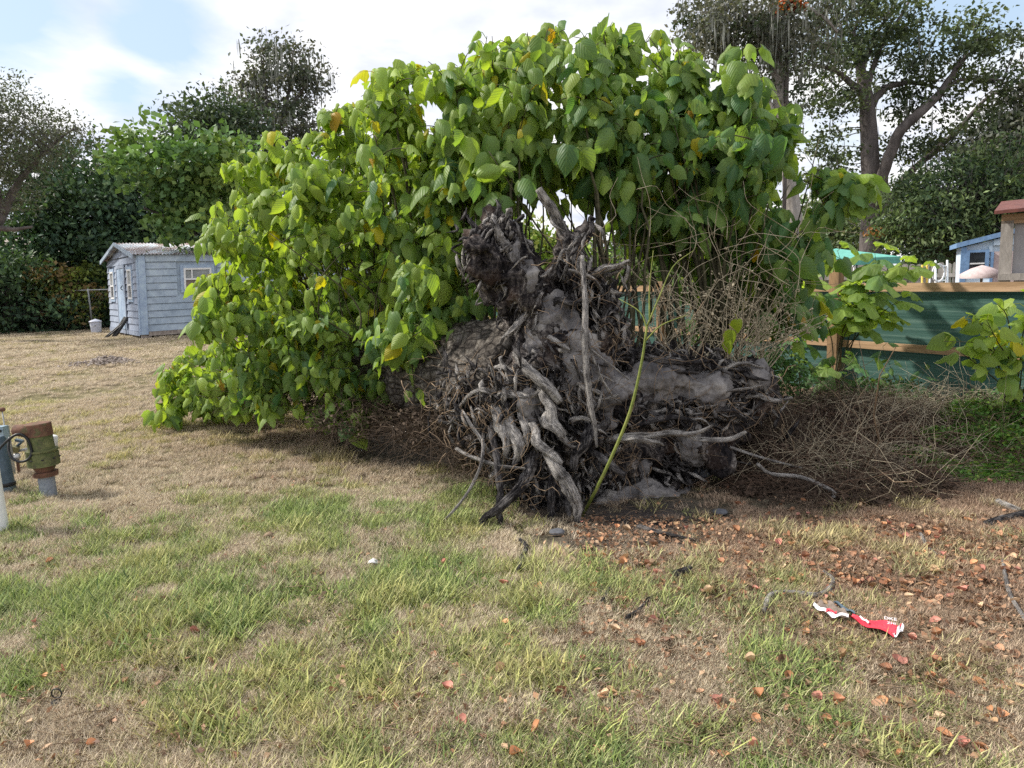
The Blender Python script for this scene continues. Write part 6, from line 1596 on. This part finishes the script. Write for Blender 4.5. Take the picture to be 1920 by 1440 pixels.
g = Geo(); V, Q = quadbox([q + [-.14, -.3, z1 + .10], q + [4.3, -.3, z1 + .28], q + [4.3, 2.6, z1 + .6], q + [-.14, 2.6, z1 + .42]], (0, 0, 1.0), .05); g.add(V, Q); part('roof', g, M['rust_roof'], po, False)
po.rotation_euler = (0, 0, -.62)

# ================================================================== WELL HEAD AND PIPES AT THE LEFT EDGE
def ring_tube(g, pts, rads, n=24, seed=0):
    V, Q, T, U = tube(np.array(pts), rads, n, 0, seed)
    # hard steps: repeat rings kept as given
    g.add(V, Q, T, U)
def stepped(base, axis, prof, n=28):
    """solid of revolution with crisp steps; prof = [(h, r), ...]"""
    axis = norm(axis); a = norm(np.cross(axis, [0, 1, 0])); b = np.cross(axis, a)
    th = np.linspace(0, 2 * np.pi, n, endpoint=False)
    V = np.concatenate([base + axis * h + r_ * (np.cos(th)[:, None] * a + np.sin(th)[:, None] * b) for h, r_ in prof]); m_ = len(prof)
    i = np.arange(m_ - 1)[:, None] * n; j = np.arange(n)[None]; j2 = (j + 1) % n
    Q = np.stack([i + j, i + j2, i + n + j2, i + n + j], -1).reshape(-1, 4)
    V = np.vstack([V, base + axis * prof[0][0], base + axis * prof[-1][0]]); jn = np.arange(n)
    T = np.concatenate([np.stack([np.full(n, m_ * n), (jn + 1) % n, jn], -1), np.stack([np.full(n, m_ * n + 1), (m_ - 1) * n + jn, (m_ - 1) * n + (jn + 1) % n], -1)])
    return V, Q, T
wb = gnd(92, 928); Yw = wb[1]; topw = at(70, 793, Yw); ax = topw - wb; H = np.linalg.norm(ax); axn = norm(ax); k_ = Yw / FPX
well = thing('well_head', 'capped rusty and mossy green iron pipe on a grey base leaning on the left lawn', 'pipe', wb)
def wpart(name, prof, mat, n=28, eps=.004):
    g = Geo(); pr = []
    for i_, (h, r_) in enumerate(prof): pr.append((h, r_))
    V, Q, T = stepped(wb, axn, pr, n); g.add(V, Q, T); o_ = part(name, g, M[mat], well, True)
    md = o_.modifiers.new('edge', 'EDGE_SPLIT'); md.split_angle = math.radians(35)
    return o_
wpart('base_pipe', [(-.05, .058), (.30 * H, .058)], 'grey_pvc')
wpart('clamp', [(.27 * H, .062), (.27 * H, .085), (.33 * H, .090), (.33 * H, .06)], 'rust_iron')
wpart('reducer', [(.33 * H, .060), (.42 * H, .085), (.45 * H, .085)], 'rust_iron')
wpart('coupling', [(.42 * H, .085), (.42 * H, .112), (.59 * H, .112), (.59 * H, .106), (.61 * H, .106), (.615 * H, .113), (.64 * H, .113), (.64 * H, .09)], 'mossy_iron')
wpart('riser_pipe', [(.60 * H, .092), (.86 * H, .088)], 'mossy_iron')
wpart('cap', [(.83 * H, .088), (.83 * H, .095), (.99 * H, .092), (1.0 * H, .086)], 'rust_iron')
g = Geo(); V, Q, T, U = tube(np.array([at(60, 812, Yw - .05), at(44, 808, Yw - .05), at(28, 806, Yw - .05)]), [.045, .05, .045], 10, .06); g.add(V, Q, T, U); part('side_outlet', g, M['rust_iron'], well)
for k in range(9):
    a = k / 9 * 2 * math.pi; d1 = norm(np.cross(axn, [0, 1, 0])); d2 = np.cross(axn, d1)
    V, Q, T = ellipsoid(wb + axn * .52 * H + (d1 * math.cos(a) + d2 * math.sin(a)) * .112, (.014, .006, .006), 6, 4); part('slot', Geo().add(V, Q, T), M['black_plastic'], well)
g = Geo(); pc = at(94, 826, Yw + .14); V, Q, T = stepped(pc - [0, 0, .07], np.array([.15, 0, 1]), [(0, .03), (.02, .045), (.10, .045), (.11, .04)], 14); g.add(V, Q, T); part('plug', g, M['white_paint'], well)
# cable loop
g = Geo(); V, Q, T, U = tube(path([(-30, 880, Yw - .15), (0, 840, Yw - .15), (30, 815, Yw - .12), (50, 822, Yw - .1), (59, 845, Yw - .1), (54, 860, Yw - .12), (38, 866, Yw - .14), (22, 858, Yw - .14), (16, 840, Yw - .1), (18, 820, Yw - .05)], 6), [.010], 7); g.add(V, Q, T, U)
part('cable', g, M['black_plastic'], well)
# dark blue cylinder and white pipe and box
tb0 = gnd(16, 922); tk = thing('pump_tank', 'dark slate-blue cylindrical tank cut by the left edge', 'tank', tb0)
axt = at(-8, 800, tb0[1]) - tb0; Ht = np.linalg.norm(axt)
g = Geo(); V, Q, T = stepped(tb0 - norm(axt) * .0, axt, [(0, .045), (.0, .058), (.03, .060), (.05, .056), (Ht * .8, .054), (Ht * .85, .045), (Ht * .86, .03)], 22); g.add(V, Q, T); o_ = part('body', g, M['slate_tank'], tk); o_.modifiers.new('edge', 'EDGE_SPLIT')
g = Geo(); V, Q, T = stepped(tb0, axt, [(.05, .062), (.075, .063), (.08, .058)], 22); g.add(V, Q, T); part('band', g, M['black_plastic'], tk)
wp0 = gnd(-2, 1003); wp = thing('white_pipe', 'thick white pipe standing at the left edge in front of the blue tank', 'pipe', wp0)
axp = at(-30, 830, wp0[1] + .02) - wp0; g = Geo(); V, Q, T = stepped(wp0, axp, [(-.05, .062), (np.linalg.norm(axp), .062)], 24); g.add(V, Q, T); o_ = part('pipe', g, M['white_paint'], wp); o_.modifiers.new('edge', 'EDGE_SPLIT')
g = Geo(); V, Q, T = stepped(wp0, axp, [(np.linalg.norm(axp) - .02, .066), (np.linalg.norm(axp) + .05, .066), (np.linalg.norm(axp) + .055, .05)], 24); g.add(V, Q, T); part('cap', g, M['white_paint'], wp)
bx0 = gnd(2, 900); bx0[1] += .1; bxz = at(5, 800, bx0[1])
bx = thing('control_box', 'grey-blue pump control box on a post behind the white pipe', 'box', bx0)
part('post', Geo().box(bx0 + [0, 0.04, bxz[2] / 2 - bx0[2] / 2], (.04, .04, bxz[2] - bx0[2])), M['galv'], bx, False)
part('body', Geo().box([bxz[0] - .02, bx0[1], bxz[2] - .06], (.085, .07, .13)), M['box_blue'], bx, False)
V, Q, T = stepped(np.array([bxz[0] + .0, bx0[1] - .034, bxz[2] - .03]), np.array([0, -1.0, 0.001]), [(0, .013), (.008, .013)], 12); part('knob', Geo().add(V, Q, T), M['black_plastic'], bx)
for dx in (0, .014): 
    g = Geo(); V, Q, T, U = tube(np.array([[bxz[0] + dx, bx0[1] - .03, bxz[2] - .12], [bxz[0] + dx + .004, bx0[1] - .03, bxz[2] - .28]]), [.009], 8); g.add(V, Q, T, U); part('conduit', g, M['white_paint'], bx)
# valve fittings with gauge
v0 = gnd(32, 888); v0[1] += .02; vz = v0[2]
vf = thing('valve_fitting', 'small brass valve with white-faced gauge between the tank and the mossy pipe', 'valve', v0)
zc_ = at(32, 855, v0[1])
for nm, pts, rr_, mt in (('pipe', [(36, 888), (34, 872), (33, 860)], .013, 'rust_iron'), ('pipe', [(10, 848), (30, 846), (52, 842)], .012, 'galv'), ('pipe', [(20, 842), (30, 838), (44, 826)], .011, 'slate_tank'), ('elbow', [(18, 820), (20, 850), (24, 864)], .013, 'slate_tank')):
    g = Geo(); V, Q, T, U = tube(path([(a, b, v0[1]) for a, b in pts], 4), [rr_], 8); g.add(V, Q, T, U); part(nm, g, M[mt], vf)
V, Q, T = stepped(at(32, 858, v0[1] - .02), np.array([0.1, -.6, .8]), [(0, .030), (.028, .032), (.03, .026)], 18); part('gauge', Geo().add(V, Q, T), M['galv'], vf)
V, Q, T = stepped(at(32, 858, v0[1] - .02) + norm([0.1, -.6, .8]) * .0302, np.array([0.1, -.6, .8]), [(0, .025), (.002, .025)], 18); part('gauge_face', Geo().add(V, Q, T), M['white_paint'], vf)
part('valve_body', Geo().box(at(29, 842, v0[1] - .02), (.055, .045, .05), euler(.2, .3, .4)), M['brass'], vf, False)
part('valve_handle', Geo().box(at(36, 826, v0[1] - .03), (.06, .03, .02), euler(.1, .3, .2)), M['slate_tank'], vf, False)
q = at(4, 768, bx0[1] + .1); rk = thing('red_knob', 'dark red knob on a thin rod poking in at the left edge above the box', 'knob', np.array([q[0], q[1], float(gz(q[0], q[1]))]))
V, Q, T = ellipsoid(q, (.028, .02, .020), 12, 8); part('knob', Geo().add(V, Q, T), M['rust_iron'], rk)
g = Geo(); V, Q, T, U = tube(np.array([[q[0], q[1], gz(q[0], q[1])], q]), [.006], 6); g.add(V, Q, T, U); part('rod', g, M['galv'], rk)

# black ring thing in the grass
p = gnd(107, 1325); rg = thing('ring_stake', 'small black round cap with upright ring lying in the grass at lower left', 'stake', p)
V, Q, T = stepped(p + [0, 0, -.005], np.array([.1, -.25, 1.0]), [(0, .018), (.028, .019), (.034, .013)], 18); o_ = part('cap', Geo().add(V, Q, T), M['black_plastic'], rg); o_.modifiers.new('edge', 'EDGE_SPLIT')
th = np.linspace(0, 2 * np.pi, 25); c_ = p + np.array([0.002, .004, .052]); g = Geo(); V, Q, T, U = tube(np.stack([c_[0] + .019 * np.cos(th), np.full(25, c_[1]), c_[2] + .019 * np.sin(th)], -1), [.0028], 7); g.add(V, Q, T, U); part('ring', g, M['black_plastic'], rg)
# scraps
for (x, y, s, lab) in ((700, 1066, .03, 'small white scrap of paper in the grass left of the roots'), (505, 1015, .035, 'dry pale curled leaf husk on the lawn left of centre')):
    p = gnd(x, y); r_ = np.random.default_rng(x); V = np.array([[-1, -.6, .2], [0, -.8, .5], [1, -.5, .1], [-.9, .5, .4], [0, .6, .9], [.9, .7, .3]]) * s * .9 + p + [0, 0, .03]
    o = obj('paper_scrap' if x == 700 else 'husk', Geo().add(V - p, [[0, 1, 4, 3], [1, 2, 5, 4]]).build('paper_scrap', M['white_print' if x == 700 else 'twig_dead']), loc=tuple(p)); o.modifiers.new('thick', 'SOLIDIFY').thickness = .001
    tag(o, lab, 'scrap')

# ================================================================== RED AND WHITE LITTER
def lp(px_, py_, h=.02):
    q = gnd(px_, py_); q[2] += h; return q
lt = thing('printed_wrapper', 'torn red and white printed wrapper lying twisted on the leaf litter at right', 'wrapper', gnd(1610, 1185))
def strip(name, A_, B_, mat, hh=.03, n=10, wave=.008, seed=0):
    r_ = np.random.default_rng(seed); A_ = catmull(np.array([lp(*a) for a in A_]), 4); B_ = catmull(np.array([lp(*a) for a in B_]), 4); m_ = len(A_)
    rows = []
    for k in range(5):
        f = k / 4; rows.append(A_ * (1 - f) + B_ * f + np.array([0, 0, 1.0]) * (hh + wave * np.sin(np.arange(m_) * 1.1 + k * 1.7 + seed))[:, None])
    V = np.concatenate(rows); V2 = V - [0, 0, .0012]; i = np.arange(4)[:, None] * m_; j = np.arange(m_ - 1)[None]
    Q = np.stack([i + j, i + j + 1, i + m_ + j + 1, i + m_ + j], -1).reshape(-1, 4)
    g = Geo(); g.add(V, Q); g.add(V2, Q[:, ::-1]); return part(name, g, M[mat], lt)
strip('red_panel', [(1590, 1175), (1625, 1194), (1670, 1211), (1678, 1212)], [(1598, 1174), (1640, 1183), (1680, 1190), (1690, 1193)], 'red_print', seed=1)
strip('white_panel', [(1672, 1213), (1682, 1214), (1692, 1203)], [(1685, 1196), (1690, 1194), (1696, 1195)], 'white_print', .034, seed=2)
strip('white_panel', [(1523, 1153), (1545, 1168), (1565, 1176), (1590, 1176)], [(1527, 1150), (1548, 1163), (1568, 1170), (1591, 1173)], 'white_print', .03, seed=3)
strip('patterned_panel', [(1527, 1150), (1548, 1162), (1568, 1169), (1590, 1173)], [(1545, 1141), (1562, 1150), (1580, 1160), (1592, 1172)], 'brown_board', .028, seed=4)
strip('red_edge', [(1548, 1166), (1558, 1171), (1566, 1174)], [(1549, 1163), (1560, 1168), (1568, 1171)], 'red_print', .036, seed=5)
strip('dark_edge', [(1562, 1150), (1578, 1160), (1600, 1173)], [(1566, 1148), (1584, 1160), (1603, 1171)], 'slate_tank', .034, seed=6)
# white print on the red panel: a stroke and a few broken characters
strip('print_mark', [(1609, 1181), (1617, 1187), (1626, 1194)], [(1612, 1180), (1621, 1186), (1630, 1192)], 'white_print', .042, wave=0.002, seed=1)
def letter(txt, px_, py_, size, rz):
    c = bpy.data.curves.new('print_text', 'FONT'); c.body = txt; c.size = size; c.extrude = .0006
    tmp = bpy.data.objects.new('tmp_text', c); me = bpy.data.meshes.new_from_object(tmp); bpy.data.objects.remove(tmp)
    me.materials.clear(); me.materials.append(M['white_print'])
    o = obj('print_text', me, lt)
    o.location = Vector(lp(px_, py_, .078)) - lt.location; o.rotation_euler = (math.radians(12), 0, rz)
letter('DKE', 1656, 1193, .026, -.42)
letter('ZHI', 1662, 1202, .020, -.42)

# ================================================================== FALLEN LEAVES
r = np.random.default_rng(77)
cands = []
def drop(n, x0, x1, y0, y1, wfun=None):
    for _ in range(n):
        x = r.uniform(x0, x1); y = r.uniform(y0, y1)
        if wfun and r.uniform() > wfun(x, y): continue
        cands.append((x, y))
drop(400, 1080, 1915, 985, 1130, lambda x, y: min(1, .35 + (x - 1080) / 800))
drop(230, 1300, 1915, 1130, 1435, lambda x, y: .35 + .65 * (x - 1300) / 600)
drop(40, 700, 1300, 1030, 1435); drop(14, 20, 700, 1000, 1435); drop(40, 1350, 1900, 880, 990); drop(70, 1500, 1915, 1000, 1110)
cands += [(60, 1298), (85, 1282), (1325, 1222), (1328, 1238), (1535, 1322), (1575, 1332), (640, 1294), (1548, 1366), (1370, 1340), (1420, 1320), (1715, 1365), (1770, 1392), (1185, 1215), (1195, 1218), (1205, 1222), (1178, 1222), (1192, 1208), (965, 1427), (980, 1425), (715, 1420), (725, 1423), (1300, 1375), (1130, 1345), (838, 1305), (868, 1365), (832, 1374), (1008, 1378)]
cshades = [('orange', (.50, .24, .12)), ('orange', (.54, .31, .19)), ('pink', (.50, .22, .17)), ('tan', (.60, .43, .28)), ('rust', (.34, .16, .09)), ('brown', (.24, .14, .09)), ('tan', (.42, .27, .15)), ('orange', (.58, .30, .15))]
def zone(x, y):
    if y < 1000: return 'on the dark brush edge right of the roots'
    if x < 700: return 'on the left lawn grass'
    if x < 1150: return 'on the grass below the root plate'
    if y < 1075: return 'on the brown litter before the brush' if x > 1450 else 'on the bare soil edge before the roots'
    if x > 1720 and y < 1240: return 'right of the torn wrapper'
    if x > 1480 and y < 1150: return 'behind the torn wrapper'
    if x > 1480 and y < 1240: return 'beside the torn wrapper'
    if x > 1650: return 'at the right edge below the wrapper' if y < 1330 else 'in the bottom right corner'
    if y > 1350: return 'on the bottom edge grass right of centre'
    return 'on the green grass below the torn wrapper' if y > 1240 else 'on dry grass left of the torn wrapper'
order_ = sorted(cands, key=lambda c: -c[1])
gst = Geo()
for n_, (x, y) in enumerate(order_):
    p = gnd(x, y); cn, cc = cshades[r.integers(0, len(cshades))]; s = r.uniform(.026, .054)
    curl = r.uniform(.2, 1.7); rows = [0, .18, .45, .75, 1.0]; wd = [.05, .30, .40, .27, .0]
    V = []
    for t_, w_ in zip(rows, wd):
        for c_ in (-1, 0, 1):
            V.append([c_ * w_, t_ - .5, curl * (w_ * abs(c_)) * 1.1 + curl * .5 * (t_ - .5) ** 2 * 2 + r.normal(0, .02)])
    V = np.array(V) * s; Rm = euler(r.normal(0, .35), r.normal(0, .35), r.uniform(0, 6.28)); V = V @ Rm.T
    Q = [[i_ * 3 + j_, i_ * 3 + j_ + 1, i_ * 3 + j_ + 4, i_ * 3 + j_ + 3] for i_ in range(4) for j_ in range(2)]
    col = np.array(cc) * r.uniform(.7, 1.25)
    lift = r.uniform(.010, .030) - V[:, 2].min() * .5
    sz_ = 'small ' if s < .035 else ('large ' if s > .046 else '')
    if n_ < 300:
        g = Geo().add(V, Q, None, None, col); o = obj('fallen_leaf', g.build('fallen_leaf', M['litter']), loc=(p[0], p[1], p[2] + lift))
        st_ = 'curled' if curl > .5 else 'flat'
        tag(o, f'{sz_}{st_} {cn} fallen leaf lying {zone(x, y)}', 'leaf', 'fallen leaves scattered over the ground')
    else: gst.add(V + p + [0, 0, lift], Q, None, None, col)
for _ in range(9000):      # small crumbs of litter nobody could count
    u_ = r.uniform()
    x, y = (r.uniform(1080, 1915), 975 + abs(r.normal(0, 130))) if u_ < .75 else (r.uniform(0, 1900), r.uniform(900, 1438))
    if y > 1439: continue
    p = gnd(x, y); s = r.uniform(.008, .026); cc = np.array([(.34, .20, .12), (.22, .12, .07), (.44, .30, .19), (.12, .07, .045), (.40, .22, .13)][r.integers(0, 5)]) * r.uniform(.7, 1.3)
    V = np.array([[-.5, 0, .1], [0, -.8, -.05], [.5, 0, .15], [0, .8, 0]]) * s @ euler(r.normal(0, .6), r.normal(0, .6), r.uniform(0, 6.28)).T + p + [0, 0, r.uniform(.012, .035)]
    gst.add(V, None, [[0, 1, 2], [0, 2, 3]], None, cc)
o = obj('leaf_litter', gst.build('leaf_litter', M['litter'])); tag(o, 'small dry leaf crumbs strewn over the lawn and brush edge', 'litter', kind='stuff')
# loose straw and fine twigs on the lawn
g = Geo()
for _ in range(3600):
    x, y = r.uniform(0, 1919), 900 + 539 * r.uniform() ** .9
    if r.uniform() < .4: x = r.uniform(1050, 1919)
    p = gnd(x, y); L = r.uniform(.05, .20); a = r.uniform(0, 6.28); d = np.array([math.cos(a), math.sin(a), 0]); z = r.uniform(.015, .04)
    q0 = p + [0, 0, z]; q1 = q0 + d * L * .5 + [0, 0, r.uniform(0, .015)]; q2 = q1 + rotz(r.normal(0, .4)) @ d * L * .5
    V, Q, T, U = tube([q0, q1, q2], [r.uniform(.0007, .0018)], 3); g.add(V, Q, T, U)
o = obj('loose_straw', g.build('loose_straw', M['twig_dead'])); tag(o, 'loose straw stalks and hair-thin twigs lying on the lawn', 'straw', kind='stuff')
